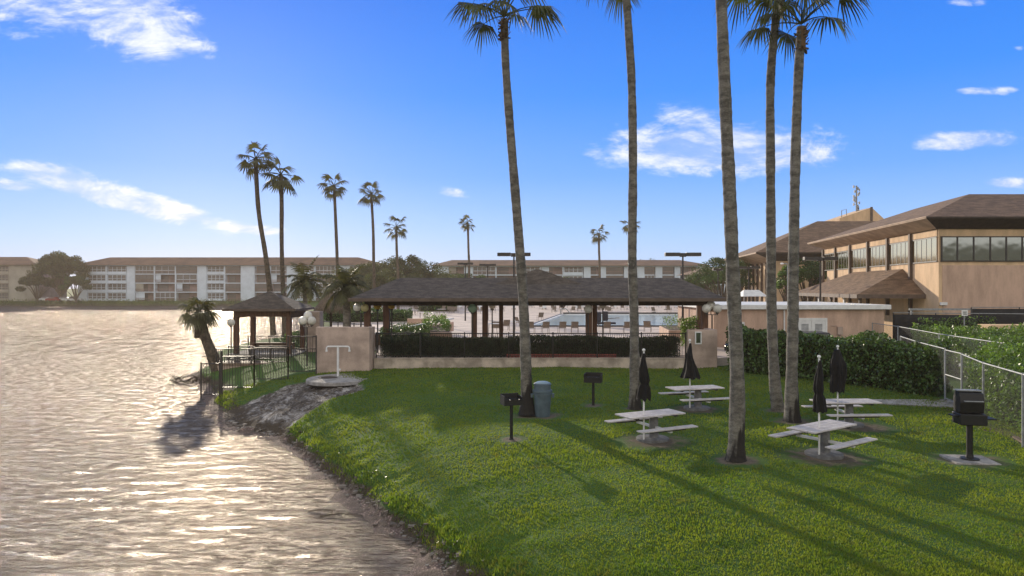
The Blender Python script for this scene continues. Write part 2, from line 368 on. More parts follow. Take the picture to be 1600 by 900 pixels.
def ground_mat():
    m = bpy.data.materials.new('lawn_ground'); m.use_nodes = True; t = NT(m.node_tree)
    tc = t.n('ShaderNodeTexCoord'); ob = tc.outputs['Object']
    at_ = t.n('ShaderNodeAttribute', attribute_name='mask'); sp = t.n('ShaderNodeSeparateColor', i_0=at_.outputs['Color'])
    big = t.n('ShaderNodeTexNoise', i_Vector=ob, i_Scale=.45, i_Detail=5.0)
    mid = t.n('ShaderNodeTexNoise', i_Vector=ob, i_Scale=3.5, i_Detail=6.0, i_Roughness=.65)
    fin = t.n('ShaderNodeTexNoise', i_Vector=ob, i_Scale=28.0, i_Detail=4.0)
    g1 = t.mix(t.mr(big.outputs[0], .35, .65), c4((.050, .110, .020)), c4((.078, .145, .024)))
    g2 = t.mix(t.m('MULTIPLY', t.mr(mid.outputs[0], .45, .75), .6), g1, c4((.090, .105, .028)))
    g3 = t.mix(t.mr(fin.outputs[0], .25, .5, .45, 0), g2, c4((.020, .035, .010)))
    v = t.n('ShaderNodeTexVoronoi', i_Vector=ob, i_Scale=3.2); 
    st = t.n('ShaderNodeTexNoise', i_Vector=t.n('ShaderNodeMapping', i_Vector=ob, i_Rotation=(0, 0, .5), i_Scale=(1.6, .9, 1)).outputs[0], i_Scale=1.1, i_Detail=12.0, i_Roughness=.78, i_Distortion=.8)
    mudc = t.mix(t.mr(st.outputs[0], .44, .66), c4((.075, .062, .052)), c4((.60, .56, .52)))
    mudc = t.mix(t.mr(fin.outputs[0], .4, .6, 0, .4), mudc, c4((.10, .08, .065)))
    grv = t.n('ShaderNodeTexVoronoi', i_Vector=ob, i_Scale=16.0)
    grc = t.mix(t.mr(grv.outputs['Distance'], .1, .55), c4((.42, .31, .27)), c4((.14, .10, .085)))
    grc = t.mix(t.mr(mid.outputs[0], .4, .6), grc, c4((.13, .10, .08)))
    soil = t.mix(fin.outputs[0], c4((.045, .034, .024)), c4((.11, .085, .06)))
    dirt = t.mix(mid.outputs[0], c4((.10, .078, .055)), c4((.20, .165, .12)))
    def fac(s, lo=.35, hi=.65): return t.mr(t.m('ADD', s, t.m('MULTIPLY', t.m('SUBTRACT', mid.outputs[0], .5), .9)), lo, hi)
    c = t.mix(fac(sp.outputs[2], .4, .75), g3, dirt)
    c = t.mix(fac(sp.outputs[0]), c, mudc)
    geo = t.n('ShaderNodeNewGeometry'); pz = t.n('ShaderNodeSeparateXYZ', i_0=geo.outputs['Position']).outputs[2]
    c = t.mix(t.mr(t.m('ADD', pz, t.m('MULTIPLY', t.m('SUBTRACT', mid.outputs[0], .5), .25)), .20, .32, 1, 0), c, soil)
    c = t.mix(t.mr(sp.outputs[1], .4, .6), c, grc)
    hh = t.m('ADD', t.m('MULTIPLY', mid.outputs[0], 1.2), t.m('MULTIPLY', fin.outputs[0], .5))
    bp = t.n('ShaderNodeBump', i_Strength=.9, i_Distance=.08, i_Height=hh)
    b = t.n('ShaderNodeBsdfPrincipled', i_Base_Color=c, i_Roughness=.9, i_Normal=bp.outputs[0])
    b.inputs['Specular IOR Level'].default_value = .2
    t.n('ShaderNodeOutputMaterial', i_Surface=b.outputs[0]); return m
terr = np_mesh('ground', V, Fq, ground_mat(), smooth=True); tag(terr, kind='structure')
dm = np.zeros(GX.shape)
for (x, y, r) in DIRT: dm = np.maximum(dm, np.clip(1.15-np.hypot((GX-x)*.9, GY-y)/r*.66, 0, 1)*.9)
dm = np.maximum(dm, np.clip(1-np.abs(sdf(GX, GY, [(13.9, 12), (14.6, 21.2), (16.0, 25.3), (21, 25), (20, 12)])+.1)/.7, 0, 1))
mk = np.ones((nx*ny, 4), np.float32)
mk[:, 0] = Mg.ravel(); mk[:, 1] = ((Dg < 0)*1.0).ravel(); mk[:, 2] = dm.ravel()
ca = terr.data.attributes.new('mask', 'FLOAT_COLOR', 'POINT'); ca.data.foreach_set('color', mk.ravel())

# ------------------------------------------------------------------ water
def water_mat():
    m = bpy.data.materials.new('lake_water'); m.use_nodes = True; t = NT(m.node_tree)
    ob = t.n('ShaderNodeTexCoord').outputs['Object']
    a = t.n('ShaderNodeTexNoise', i_Vector=t.n('ShaderNodeMapping', i_Vector=ob, i_Rotation=(0, 0, .12), i_Scale=(.42, 1.9, 1)).outputs[0], i_Scale=1.3, i_Detail=6.0, i_Roughness=.55, i_Distortion=.35)
    b2 = t.n('ShaderNodeTexNoise', i_Vector=t.n('ShaderNodeMapping', i_Vector=ob, i_Rotation=(0, 0, -.1), i_Scale=(2.6, 8.0, 1)).outputs[0], i_Scale=1.6, i_Detail=4.0, i_Roughness=.6)
    g3 = t.n('ShaderNodeTexNoise', i_Vector=t.n('ShaderNodeMapping', i_Vector=ob, i_Scale=(.55, .30, 1)).outputs[0], i_Scale=1.0, i_Detail=6.0, i_Roughness=.8, i_Distortion=.2)
    yy = t.n('ShaderNodeSeparateXYZ', i_0=ob).outputs[1]
    h = t.m('ADD', t.m('MULTIPLY', a.outputs[0], 1.0), t.m('MULTIPLY', b2.outputs[0], .42))
    h = t.m('ADD', h, t.m('MULTIPLY', g3.outputs[0], t.mr(yy, 16.0, 90.0, 0.0, 3.0)))
    bp = t.n('ShaderNodeBump', i_Strength=1.0, i_Distance=.30, i_Height=h)
    lw = t.n('ShaderNodeFresnel', i_IOR=1.33, i_Normal=bp.outputs[0])
    gl = t.n('ShaderNodeBsdfGlossy', i_Color=c4((.70, .635, .57)), i_Roughness=.14, i_Normal=bp.outputs[0])
    df = t.n('ShaderNodeBsdfDiffuse', i_Color=c4((.085, .066, .054)), i_Normal=bp.outputs[0])
    gp = t.n('ShaderNodeTexNoise', i_Vector=t.n('ShaderNodeMapping', i_Vector=ob, i_Rotation=(0, 0, .05), i_Scale=(.9, .55, 1)).outputs[0], i_Scale=1.4, i_Detail=8.0, i_Roughness=.8)
    def rip(sx, sy): return t.n('ShaderNodeTexNoise', i_Vector=t.n('ShaderNodeMapping', i_Vector=ob, i_Rotation=(0, 0, .05), i_Scale=(sx, sy, 1)).outputs[0], i_Scale=1.5, i_Detail=7.0, i_Roughness=.78).outputs[0]
    gmix = t.mix(t.mr(yy, 38, 75), t.mix(t.mr(yy, 19, 34), rip(1.5, 4.6), rip(1.5, 1.5)), rip(1.1, .22))
    gf = t.mr(gmix, .40, .60, 1.55, .22)  # light and dark of ripples put into the gloss mix as a pattern
    mx = t.n('ShaderNodeMixShader', i_0=t.m('MULTIPLY', gf, t.m('ADD', t.m('MULTIPLY', lw.outputs[0], .95), .10), clamp=True), i_1=df.outputs[0], i_2=gl.outputs[0])
    t.n('ShaderNodeOutputMaterial', i_Surface=mx.outputs[0]); return m
wx = axis(-500, -22, 2, 20, .14, cap=5, far=500); wy = axis(-60, 10.5, 38, 230, .075, cap=3, far=400)
WX, WY = np.meshgrid(wx, wy)
def waves(x, y):
    z = np.zeros_like(x); r = np.random.default_rng(11)
    for k in range(22):
        L = r.uniform(.32, 1.25); th = r.normal(.08, .30); A = .0074*L**.9; ph = r.uniform(0, 6.28)
        q = (y*math.cos(th)+x*math.sin(th))*6.283/L+ph+.7*np.sin(x*.5+ph)+.4*np.sin(x*1.3+y*.4+ph*2)
        s = np.sin(q); z += A*(s+.35*s*s)*(.6+.5*np.sin(x*.23+y*.17+ph*3))
    near = np.clip(1-(y-34)/30, .0, 1); return .026*np.tanh(z/.026)*near
WZ = waves(WX, WY)*np.clip(-(-sdf(WX, WY, SHORE)-.2)/2.5, .12, 1)
nx2, ny2 = len(wx), len(wy); idx = np.arange(nx2*ny2).reshape(ny2, nx2)
Fw = np.stack([idx[:-1, :-1], idx[:-1, 1:], idx[1:, 1:], idx[1:, :-1]], -1).reshape(-1, 4)
tag(np_mesh('lake_water', np.stack([WX.ravel(), WY.ravel(), WZ.ravel()], 1), Fw, water_mat(), smooth=True), kind='structure')

# ------------------------------------------------------------------ grass and bank plants
def scatter_lawn(n, seed):
    r = np.random.default_rng(seed); Y = 9.5+29*r.random(n)**1.8; X = r.uniform(-1, 1, n)
    X = X*(Y*.78+.5)+0.0; X = np.clip(X, -16, 17)
    z, d, mud, _ = ground(X, Y); keep = (d > .12) & (mud < .25+.2*r.random(n)) & (Y < 36) & (X < 16)
    dd = np.zeros(n)
    for (x, y, rr) in DIRT: dd = np.maximum(dd, 1.1-np.hypot((X-x)*.9, Y-y)/rr*.72)
    keep &= dd < .25*r.random(n)+.1
    return X[keep], Y[keep], z[keep], d[keep], r
def grass():
    X, Y, z, d, r = scatter_lawn(360000, 2); n = len(X)
    h = r.uniform(.022, .045, n)*(1+.25*(fnoise(X, Y, 2.2, 21, 3)))*(.8+.025*Y); h = np.clip(h, .015, .075)
    edge = d < .7; h = np.where(edge, h*r.uniform(1, 2.6, n), h)
    th = r.uniform(0, 6.28, n); wd = .010+.00055*Y
    lean = r.uniform(.1, .9, n)*h; lt = r.uniform(0, 6.28, n)
    bx, by = np.cos(th)*wd, np.sin(th)*wd
    A = np.stack([X-bx, Y-by, z-.01], 1); B = np.stack([X+bx, Y+by, z-.01], 1); C = np.stack([X+np.cos(lt)*lean, Y+np.sin(lt)*lean, z+h], 1)
    V = np.stack([A, B, C], 1).reshape(-1, 3)
    m = bpy.data.materials.new('grass_blade'); m.use_nodes = True; t = NT(m.node_tree)
    ob = t.n('ShaderNodeTexCoord').outputs['Object']
    big = t.n('ShaderNodeTexNoise', i_Vector=ob, i_Scale=.55, i_Detail=5.0); fin = t.n('ShaderNodeTexNoise', i_Vector=ob, i_Scale=9.0, i_Detail=3.0)
    c = t.mix(t.mr(big.outputs[0], .38, .62), c4((.112, .182, .022)), c4((.188, .240, .032)))
    c = t.mix(t.mr(fin.outputs[0], .35, .7, 0, .8), c, c4((.17, .19, .05)))
    dry = t.n('ShaderNodeTexNoise', i_Vector=ob, i_Scale=.95, i_Detail=6.0, i_Roughness=.62)
    c = t.mix(t.mr(dry.outputs[0], .56, .70, 0, .65), c, c4((.17, .15, .055)))
    clv = t.n('ShaderNodeTexNoise', i_Vector=ob, i_Scale=1.7, i_Detail=5.0, i_Roughness=.6)
    c = t.mix(t.mr(clv.outputs[0], .56, .66, 0, .6), c, c4((.045, .10, .020)))
    d1 = t.n('ShaderNodeBsdfPrincipled', i_Base_Color=c, i_Roughness=.55); d1.inputs['Specular IOR Level'].default_value = .25
    d2_ = t.n('ShaderNodeBsdfTranslucent', i_Color=t.mix(1.0, c, c4((1.6, 1.6, .5)), 'MULTIPLY'))
    t.n('ShaderNodeOutputMaterial', i_Surface=t.n('ShaderNodeMixShader', i_0=.5, i_1=d1.outputs[0], i_2=d2_.outputs[0]).outputs[0])
    tag(np_mesh('grass', V, np.arange(3*n).reshape(-1, 3), m), 'short green lawn grass covering the bank beside the lake', 'grass', kind='stuff')
grass()
def bank_plants():
    r = np.random.default_rng(8); P = []
    S = np.array(SHORE[4:26]); seg = np.diff(S, axis=0)
    for k in range(3600):
        i = r.integers(0, len(seg)); t = r.random(); p = S[i]+seg[i]*t
        nrm = np.array([seg[i][1], -seg[i][0]]); nrm /= np.linalg.norm(nrm)+1e-9
        off = r.uniform(.0, .75); q = p+nrm*off
        P.append((q[0], q[1]))
    P = np.array(P); z, d, mud, _ = ground(P[:, 0], P[:, 1]); cl = fnoise(P[:, 0], P[:, 1], 1.3, 9, 3)
    k = (d > .03) & (mud < .3) & (cl > -.35); P = P[k]; z = z[k]; d = d[k]
    Q = np.stack([P[:, 0], P[:, 1], z+r.uniform(-.02, .08, len(z))], 1)
    tag(leaves('bank_weeds', Q, .075, HEDGE, seed=4, up=.8, asp=.4), 'leafy weeds hanging along the eroded bank edge', 'weeds', kind='stuff')
bank_plants()
def rubble():
    r = np.random.default_rng(18); mb = MB(); S = np.array(SHORE[4:20]); seg = np.diff(S, axis=0)
    for k in range(520):
        i = r.integers(0, len(seg)); t = r.random(); p = S[i]+seg[i]*t; nrm = np.array([seg[i][1], -seg[i][0]]); nrm /= np.linalg.norm(nrm)
        q = p+nrm*(r.normal(.05, .12)); s = r.uniform(.015, .065)*(1 if r.random() < .93 else 1.8)
        zz = float(ground(np.array([q[0]]), np.array([q[1]]))[0][0])
        pts = r.normal(size=(8, 3)); pts = pts/np.linalg.norm(pts, axis=1)[:, None]
        base = np.array([(-1,-1,-1),(1,-1,-1),(1,1,-1),(-1,1,-1),(-1,-1,1),(1,-1,1),(1,1,1),(-1,1,1)])*.6+pts*.35
        base = base*s*np.array([1.2, 1, .6])+np.array([q[0], q[1], max(zz, .0)+s*.2])
        mb.add(base, [(3,2,1,0),(4,5,6,7),(0,1,5,4),(1,2,6,5),(2,3,7,6),(3,0,4,7)])
    for k in range(420):
        u_, v_ = r.uniform(-12.8, -6.8), r.uniform(25.6, 33.2)
        if sdf(np.array([u_]), np.array([v_]), MUD)[0] < .1: continue
        s = r.uniform(.02, .055)*(1 if r.random() < .85 else 2.2); zz = float(ground(np.array([u_]), np.array([v_]))[0][0])
        base = (np.array([(-1,-1,-1),(1,-1,-1),(1,1,-1),(-1,1,-1),(-1,-1,1),(1,-1,1),(1,1,1),(-1,1,1)])*.6+r.normal(size=(8, 3))*.22)*s*np.array([1.3, 1, .6])+np.array([u_, v_, zz+s*.15])
        mb.add(base, [(3,2,1,0),(4,5,6,7),(0,1,5,4),(1,2,6,5),(2,3,7,6),(3,0,4,7)])
    o = mb.build('shore_rubble', mat('clods', (.085, .068, .055), .95, .4, 1.2, .6, 20, col2=(.26, .235, .21)), smooth=True)
    tag(o, 'dark clods and stones along the foot of the grassy bank', 'stones', kind='stuff')
rubble()

# ------------------------------------------------------------------ palms
def trunk_mesh(pts, r0, r1, seed, flare=1.5, n=14, rings=True):
    r = random.Random(seed); P = [Vector(p) for p in pts]; out = []; rad = []
    L = [0]
    for i in range(1, len(P)): L.append(L[-1]+(P[i]-P[i-1]).length)
    tot = L[-1]; N = int(tot/.11) if rings else 24
    def cat(t):
        s = t*tot; i = max(k for k in range(len(L)) if L[k] <= s+1e-6); i = min(i, len(P)-2)
        f = (s-L[i])/(L[i+1]-L[i]); p0 = P[max(i-1, 0)]; p1 = P[i]; p2 = P[i+1]; p3 = P[min(i+2, len(P)-1)]
        return .5*((2*p1)+(p2-p0)*f+(2*p0-5*p1+4*p2-p3)*f*f+(3*p1-p0-3*p2+p3)*f**3)
    for k in range(N+1):
        t = k/N; out.append(cat(t)); rr = r0+(r1-r0)*t+(flare-1)*r0*math.exp(-t*tot/.55)
        rad.append(rr*(1+.05*math.sin(k*.37+seed)*math.sin(k*.11)+(.035 if k % 3 == 0 else -.01)+r.uniform(-.02, .02)))
    return MB().tube(out, rad, n)
def fan_crown(c, Lp, Lb, nleaf, nseg, seed, elmin=-50, elmax=80, sweep=(0, 0), cl=1, dr=1):
    r = random.Random(seed); V = []; Fc = []; D = MB()
    UP = Vector((0, 0, 1))
    for q in range(nleaf):
        az = q*2.39996+r.uniform(-.25, .25); t = (q+.5)/nleaf; el = R(elmax+(elmin-elmax)*t**.85+r.uniform(-8, 8))
        d = Vector((math.cos(az)*math.cos(el)+sweep[0], math.sin(az)*math.cos(el)+sweep[1], math.sin(el))).normalized()
        lp = Lp*r.uniform(.75, 1.15); p = Vector(c); path = [p.copy()]; dd = d.copy()
        for k in range(4):
            dd = (dd+Vector((0, 0, -.13))).normalized(); p = p+dd*lp/4; path.append(p.copy())
        D.tube(path, [.030*cl, .024*cl, .02*cl, .016*cl, .012*cl], 4, False)
        ax = dd; side = ax.cross(UP)
        if side.length < .2: side = Vector((1, 0, 0))
        side.normalize(); nrm = side.cross(ax).normalized(); lb = Lb*r.uniform(.75, 1.1)
        tw = r.uniform(-.5, .5); side, nrm = side*math.cos(tw)+nrm*math.sin(tw), nrm*math.cos(tw)-side*math.sin(tw)
        sp = R(115)
        for k in range(nseg):
            a = -sp+2*sp*(k+.5)/nseg; da = sp/nseg*1.02; L = lb*(.72+.28*math.cos(a*.75))*r.uniform(.88, 1.06)
            drp = r.uniform(.5, 1.25)*dr
            def pt(ang, f):
                fold = -abs(math.sin(ang))*.32*f
                q_ = p+(ax*math.cos(ang)+side*math.sin(ang)+nrm*fold)*L*f
                if f > .45: q_ = q_+Vector((0, 0, -1))*L*drp*(f-.45)**1.3*1.35
                return q_
            b = len(V)
            V += [p, pt(a-da, .5), pt(a+da, .5), pt(a-da*.42, .78), pt(a+da*.42, .78), pt(a, 1.0)]
            Fc += [(b, b+1, b+2), (b+1, b+3, b+4), (b+1, b+4, b+2), (b+3, b+5, b+4)]
    D.add(V, Fc); return D
def boots(c, rad, seed, h=.7):
    r = random.Random(seed); mb = MB(); mb.tube([Vector(c)+Vector((0,0,-h)), Vector(c)], rad*1.06, 10)
    for k in range(40):
        a = r.uniform(0, 6.28); z = -r.random()*h; p = Vector(c)+Vector((math.cos(a)*rad, math.sin(a)*rad, z))
        q = p+Vector((math.cos(a)*.09, math.sin(a)*.09, r.uniform(-.10, .14))); mb.beam(p, q, .07, .02)
    return mb
def fan_palm(label, px_pts, Y, w0, w1, seed, crown_seed, base_px=None, group='tall palms on the lawn', Lp=1.4, Lb=1.0, nleaf=12, nseg=26, near=True, flare=1.7, sweep=(0, 0), leafmat=None, elmin=20, dy=0, bk=None):
    base = at(px_pts[0][0], px_pts[0][1], Y); 
    t = thing('fan_palm', label, 'palm tree', base, 0, group)
    pts = [at(a, b, Y+dy*i/(len(px_pts)-1))-base for i, (a, b) in enumerate(px_pts)]; pts[0].z -= .08
    sc = Y/F
    trunk_mesh(pts, w0*sc/2, w1*sc/2, seed, flare, 14 if near else 8, near).build('trunk', (bk or BARKP) if near else BARKD, t, smooth=True)
    top = pts[-1]
    fan_crown(top+Vector((0, 0, .1)), Lp, Lb, nleaf, nseg, crown_seed, sweep=sweep, elmin=elmin, cl=1 if near else 2, dr=1 if near else .45).build('crown', leafmat or FROND, t)
    if near: boots(top+Vector((0, 0, -.05)), w1*sc/2, seed).build('leaf_stub', DEADFROND, t)
    return t
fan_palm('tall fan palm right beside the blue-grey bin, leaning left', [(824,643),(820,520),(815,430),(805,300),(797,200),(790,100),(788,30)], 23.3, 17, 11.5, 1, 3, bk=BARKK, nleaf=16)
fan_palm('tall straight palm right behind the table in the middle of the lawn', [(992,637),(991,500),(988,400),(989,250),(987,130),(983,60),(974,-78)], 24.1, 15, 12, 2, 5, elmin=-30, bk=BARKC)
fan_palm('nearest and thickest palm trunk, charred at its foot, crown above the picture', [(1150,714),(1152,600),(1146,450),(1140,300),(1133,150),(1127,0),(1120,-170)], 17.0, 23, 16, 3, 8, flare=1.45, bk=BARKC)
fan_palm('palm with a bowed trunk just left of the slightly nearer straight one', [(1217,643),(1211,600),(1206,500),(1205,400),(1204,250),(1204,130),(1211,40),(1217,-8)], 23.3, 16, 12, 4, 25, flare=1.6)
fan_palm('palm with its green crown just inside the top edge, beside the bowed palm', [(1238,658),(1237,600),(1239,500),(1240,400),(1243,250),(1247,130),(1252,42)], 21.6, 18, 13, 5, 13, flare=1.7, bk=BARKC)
FARP = [
 ('tallest lakeside palm, its curved trunk rising behind the gazebo', [(427,523),(423,470),(415,400),(404,330),(399,250)], 63, 9, 6.5, 31, 1.5, 1.35),
 ('straight lakeside palm second from the gazebo, windblown crown', [(445,523),(442,450),(440,380),(440,320),(439,275)], 63, 8, 6, 32, 1.6, 1.5),
 ('slim palm above the brown far roof, third from the left', [(527,500),(527,420),(525,360),(522,292)], 85, 5.5, 4.5, 33, 1.6, 1.6),
 ('slim palm fourth from the left behind the long pavilion', [(586,500),(584,420),(583,360),(580,304)], 95, 5, 4, 34, 1.7, 1.6),
 ('shorter slim palm over the round tree left of the long pavilion', [(622,490),(622,430),(620,395),(619,356)], 120, 4.5, 4, 35, 2.0, 1.7),
 ('lone small palm in the gap before the pale far condominium', [(732,485),(733,420),(732,390),(731,350)], 130, 4, 3.3, 36, 1.4, 1.3),
 ('lone distant palm between the two double floodlights', [(937,480),(937,420),(936,390),(936,366)], 150, 4, 3.3, 37, 1.9, 1.6),
 ('distant palm half hidden by the straight lawn palm', [(990,480),(989,420),(986,380),(985,352)], 150, 4, 3.3, 38, 1.9, 1.6)]
for (lb, pts, Y, w0, w1, sd_, lp, lbd) in FARP:
    fan_palm(lb, pts, Y, w0, w1, sd_, sd_*3, group='distant palms around the pool', Lp=lp*.75, Lb=lbd*.80, nleaf=15, nseg=14, near=False, flare=1.2, sweep=(-.30+.13*(sd_%4), 0), leafmat=FROND2, elmin=-35)
# leaning stout palm at the water's edge
bp_ = at(341, 578, 42)
t = thing('stout_palm', 'short stout palm leaning left over the water beside the gazebo', 'palm tree', bp_)
tp = [at(a, b, 42)-bp_ for a, b in ((343,590),(332,556),(320,525),(311,490))]
mb = trunk_mesh(tp, .38, .25, 41, 1.05, 12)
mb.build('trunk', BARKD, t, smooth=True); boots(tp[-1]+Vector((0,0,.1)), .26, 4, 1.6).build('leaf_stub', BARKD, t)
fan_crown(tp[-1]+Vector((0,0,.1)), .65, .85, 19, 16, 42, elmin=-22, cl=1.6, dr=.8).build('crown', FROND2, t)
def feather_palm(label, base, h, Lf, seed, tw=.2):
    r = random.Random(seed); t = thing('feather_palm', label, 'palm tree', base, 0, 'bushy palms behind the gazebo'); c = Vector((0, 0, h))
    MB().tube([(0,0,-.2),(0.05,0,h*.5),(0,0,h)], [tw*1.3, tw, tw*.8], 10).build('trunk', BARK, t, smooth=True)
    mb = MB()
    for q in range(22):
        az = q*2.4+r.uniform(-.2, .2); el = R(78-100*(q/22)**.9+r.uniform(-6, 6)); d = Vector((math.cos(az)*math.cos(el), math.sin(az)*math.cos(el), math.sin(el)))
        p = c.copy(); L = Lf*r.uniform(.8, 1.1); N = 14; path = [p.copy()]
        for k in range(N):
            d = (d+Vector((0, 0, -.13))).normalized(); p = p+d*L/N; path.append(p.copy())
            sd_ = d.cross(Vector((0, 0, 1)))
            if sd_.length < .1: sd_ = Vector((1, 0, 0))
            sd_.normalize(); ll = L*.26*math.sin(math.pi*min(1, (k+2.5)/(N+2)))
            for s in (-1, 1):
                for j in (0, .5):
                    a = path[-2].lerp(p, j); tip = a+sd_*s*ll*r.uniform(.8, 1.1)+d*ll*.5+Vector((0, 0, -ll*r.uniform(.3, .75))); m_ = a.lerp(tip, .5)+Vector((0, 0, ll*.1)); w_ = d*.035
                    mb.add([a-w_, a+w_, m_+w_*1.3, m_-w_*1.3, tip], [(0,1,2,3),(3,2,4)])
        mb.tube(path, [.03*(1-.7*i/N) for i in range(N+1)], 4, False)
    mb.build('crown', FROND2, t)
feather_palm('bushy feather palm directly behind the gazebo roof', at(476, 525, 58).xyz, at(476, 440, 58).z-at(476, 525, 58).z, 2.6, 5)
feather_palm('bushy feather palm with a thick pale trunk behind the stucco wall', (X_(541, 45), 45, 1.3), 4.4, 2.4, 9, .26)

# ------------------------------------------------------------------ broadleaf trees / hedges
def clump_pts(r, c, rad, n, flat=.7):
    d = r.normal(size=(n, 3)); d /= np.linalg.norm(d, axis=1)[:, None]; q = d*(r.random(n)**.45)[:, None]*rad; q[:, 2] *= flat
    return q+np.array(c)
def tree(label, base, h, wd, seed, m=None, n=6000, leaf=.4, flat=.6, group='trees along the far shore', trunkh=.35, ncl=26, name='broadleaf_tree'):
    r = np.random.default_rng(seed); t = thing(name, label, 'tree', base, 0, group)
    mb = MB(); mb.tube([(0,0,-.3),(0.1,.05,h*trunkh*.6),(0,0,h*trunkh)], [h*.035, h*.028, h*.024], 8); P = []
    for k in range(ncl):
        a = k*2.4+r.uniform(-.4, .4); rr = wd/2*math.sqrt((k+.5)/ncl)*r.uniform(.75, 1.0); prof = math.sqrt(max(0, 1-(rr/(wd/2))**2))
        zz = h*trunkh+(h*(1-trunkh))*(.25+.62*prof*r.uniform(.55, 1.08)); c = (math.cos(a)*rr, math.sin(a)*rr*.8, zz); cr = wd*r.uniform(.10, .17)
        P.append(clump_pts(r, c, cr, int(n/ncl), flat))
        if k % 2 == 0: mb.tube([(0, 0, h*trunkh*.9), (c[0]*.5, c[1]*.5, h*trunkh+(zz-h*trunkh)*.6), c], [h*.016, h*.010, h*.004], 5)
    mb.build('trunk', TREEBARK, t, smooth=True); leaves('crown', np.concatenate(P), leaf, m or TREEL, t, seed)
    return t
GZ = 1.2
tree('broad dark spreading tree standing over parked cars on the far shore', (X_(95, 221), 221, GZ), 17.5, 16, 51, n=16000, leaf=.6, trunkh=.10, ncl=60)
tree('smaller rounded tree left of the broad far-shore tree', (X_(58, 219), 219, GZ), 10.0, 11, 52, n=8000, leaf=.6, trunkh=.05)
tree('bushy tree against the left end of the long far condominium', (X_(118, 216), 216, GZ), 9.5, 9, 53, TREEL2, n=7000, leaf=.5, trunkh=.04)
TR = [(560, 170, 10.0, 16), (590, 160, 11.8, 17), (640, 150, 12.2, 14), (665, 165, 9.5, 18), (612, 140, 8.8, 14), (700, 180, 9.2, 12), (735, 170, 8.5, 11)]
TL = ['olive tree rising over the right end of the long far condominium', 'wide olive tree behind the fourth slim palm', 'airy flat topped tree under the shorter slim palm', 'low wide tree left of the pale condominium gable', 'low tree mass beside the left end of the pavilion roof', 'bright green rounded tree below the pale condominium gable', 'green shrub-like tree before the pale condominium balconies']
for i, ((px, Y, h, wd), lb) in enumerate(zip(TR, TL)): tree(lb, (X_(px, Y), Y, GZ), h, wd, 60+i, TREEL2 if i > 4 else TREEL, n=8000, leaf=.45, trunkh=.05, group='trees beyond the pool')
tree('small green tree behind the pavilion roof peak', (X_(880, 120), 120, 1.3), 6.6, 9, 71, TREEL2, 3000, .35, trunkh=.12, group='trees beyond the pool')
tree('feathery tree crown over the pale condominium roof', (X_(1012, 225), 225, GZ), 15.5, 15, 72, TREEL, 3500, .5, group='trees beyond the pool')
for i, (px, Y, h, wd, lb) in enumerate([(1128, 95, 9.4, 9, 'tall dark green tree left of the nearest palm trunk by the clubhouse'), (1100, 110, 7.6, 7, 'lower dark tree right of the pale condominium end'), (1085, 130, 6.5, 6, 'small dark tree just left of the clubhouse trees'), (1152, 100, 9.6, 7, 'dark green tree right behind the nearest palm trunk'),
        (1262, 80, 8.2, 6.5, 'leafy tree in front of the shaded clubhouse wall'), (1232, 78, 7.6, 3.0, 'narrow yellow-green shrub tree beside the clubhouse wall')]):
    tree(lb, (X_(px, Y), Y, 1.4), h, wd, 80+i, TREEL2 if i != 5 else HEDGEL, 6000, .26, trunkh=.15, group='trees by the clubhouse')
def hedge(label, poly, z0, z1, n, leaf, m, seed, jag=.22, name='hedge', group=None, core=True):
    r = np.random.default_rng(seed); t = thing(name, label, 'hedge', (poly[0][0], poly[0][1], z0), 0, group)
    P = np.array(poly, float); c0 = P[0]; lo = P.min(0); hi = P.max(0); pts = []
    need = n
    xs = r.uniform(lo[0]-.1, hi[0]+.1, n*6); ys = r.uniform(lo[1]-.1, hi[1]+.1, n*6)
    s = sdf(xs, ys, poly); bump = fnoise(xs, ys, 1.6, seed, 3)
    ztop = z1+jag*bump; zz = z0+(ztop-z0)*r.random(n*6)**.8
    shell = ((s < .4) | (zz > ztop-.35)) & (s > -.10+.1*bump)
    k = np.where(shell)[0][:n]
    pts = np.stack([xs[k]-c0[0], ys[k]-c0[1], zz[k]-z0+r.uniform(-.02, .05, len(k))], 1)
    leaves('foliage', pts, leaf, m, t, seed, up=.5)
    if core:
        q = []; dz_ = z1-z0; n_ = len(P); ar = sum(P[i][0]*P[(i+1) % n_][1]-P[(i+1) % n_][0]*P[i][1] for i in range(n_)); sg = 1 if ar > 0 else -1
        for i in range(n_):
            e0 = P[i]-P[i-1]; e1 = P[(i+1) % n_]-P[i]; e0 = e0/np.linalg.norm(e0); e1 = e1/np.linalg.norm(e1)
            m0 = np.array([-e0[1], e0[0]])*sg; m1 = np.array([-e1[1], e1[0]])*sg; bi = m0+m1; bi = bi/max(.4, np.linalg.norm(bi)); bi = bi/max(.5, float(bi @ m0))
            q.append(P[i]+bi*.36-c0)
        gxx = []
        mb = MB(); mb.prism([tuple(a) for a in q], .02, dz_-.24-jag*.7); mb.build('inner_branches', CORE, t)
    return t
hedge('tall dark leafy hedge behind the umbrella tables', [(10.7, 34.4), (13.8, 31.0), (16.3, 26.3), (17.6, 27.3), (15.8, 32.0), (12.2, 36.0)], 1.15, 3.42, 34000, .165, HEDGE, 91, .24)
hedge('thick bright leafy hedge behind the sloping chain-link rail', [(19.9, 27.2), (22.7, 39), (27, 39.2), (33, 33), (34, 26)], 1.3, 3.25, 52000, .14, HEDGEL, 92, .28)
hedge('rounded leafy bushes just behind the right chain-link fence', [(14.0, 15.5), (14.9, 20.8), (16.4, 24.6), (19.0, 26.4), (24, 25.5), (24, 14)], 1.2, 3.3, 56000, .13, HEDGEL, 93, .40)
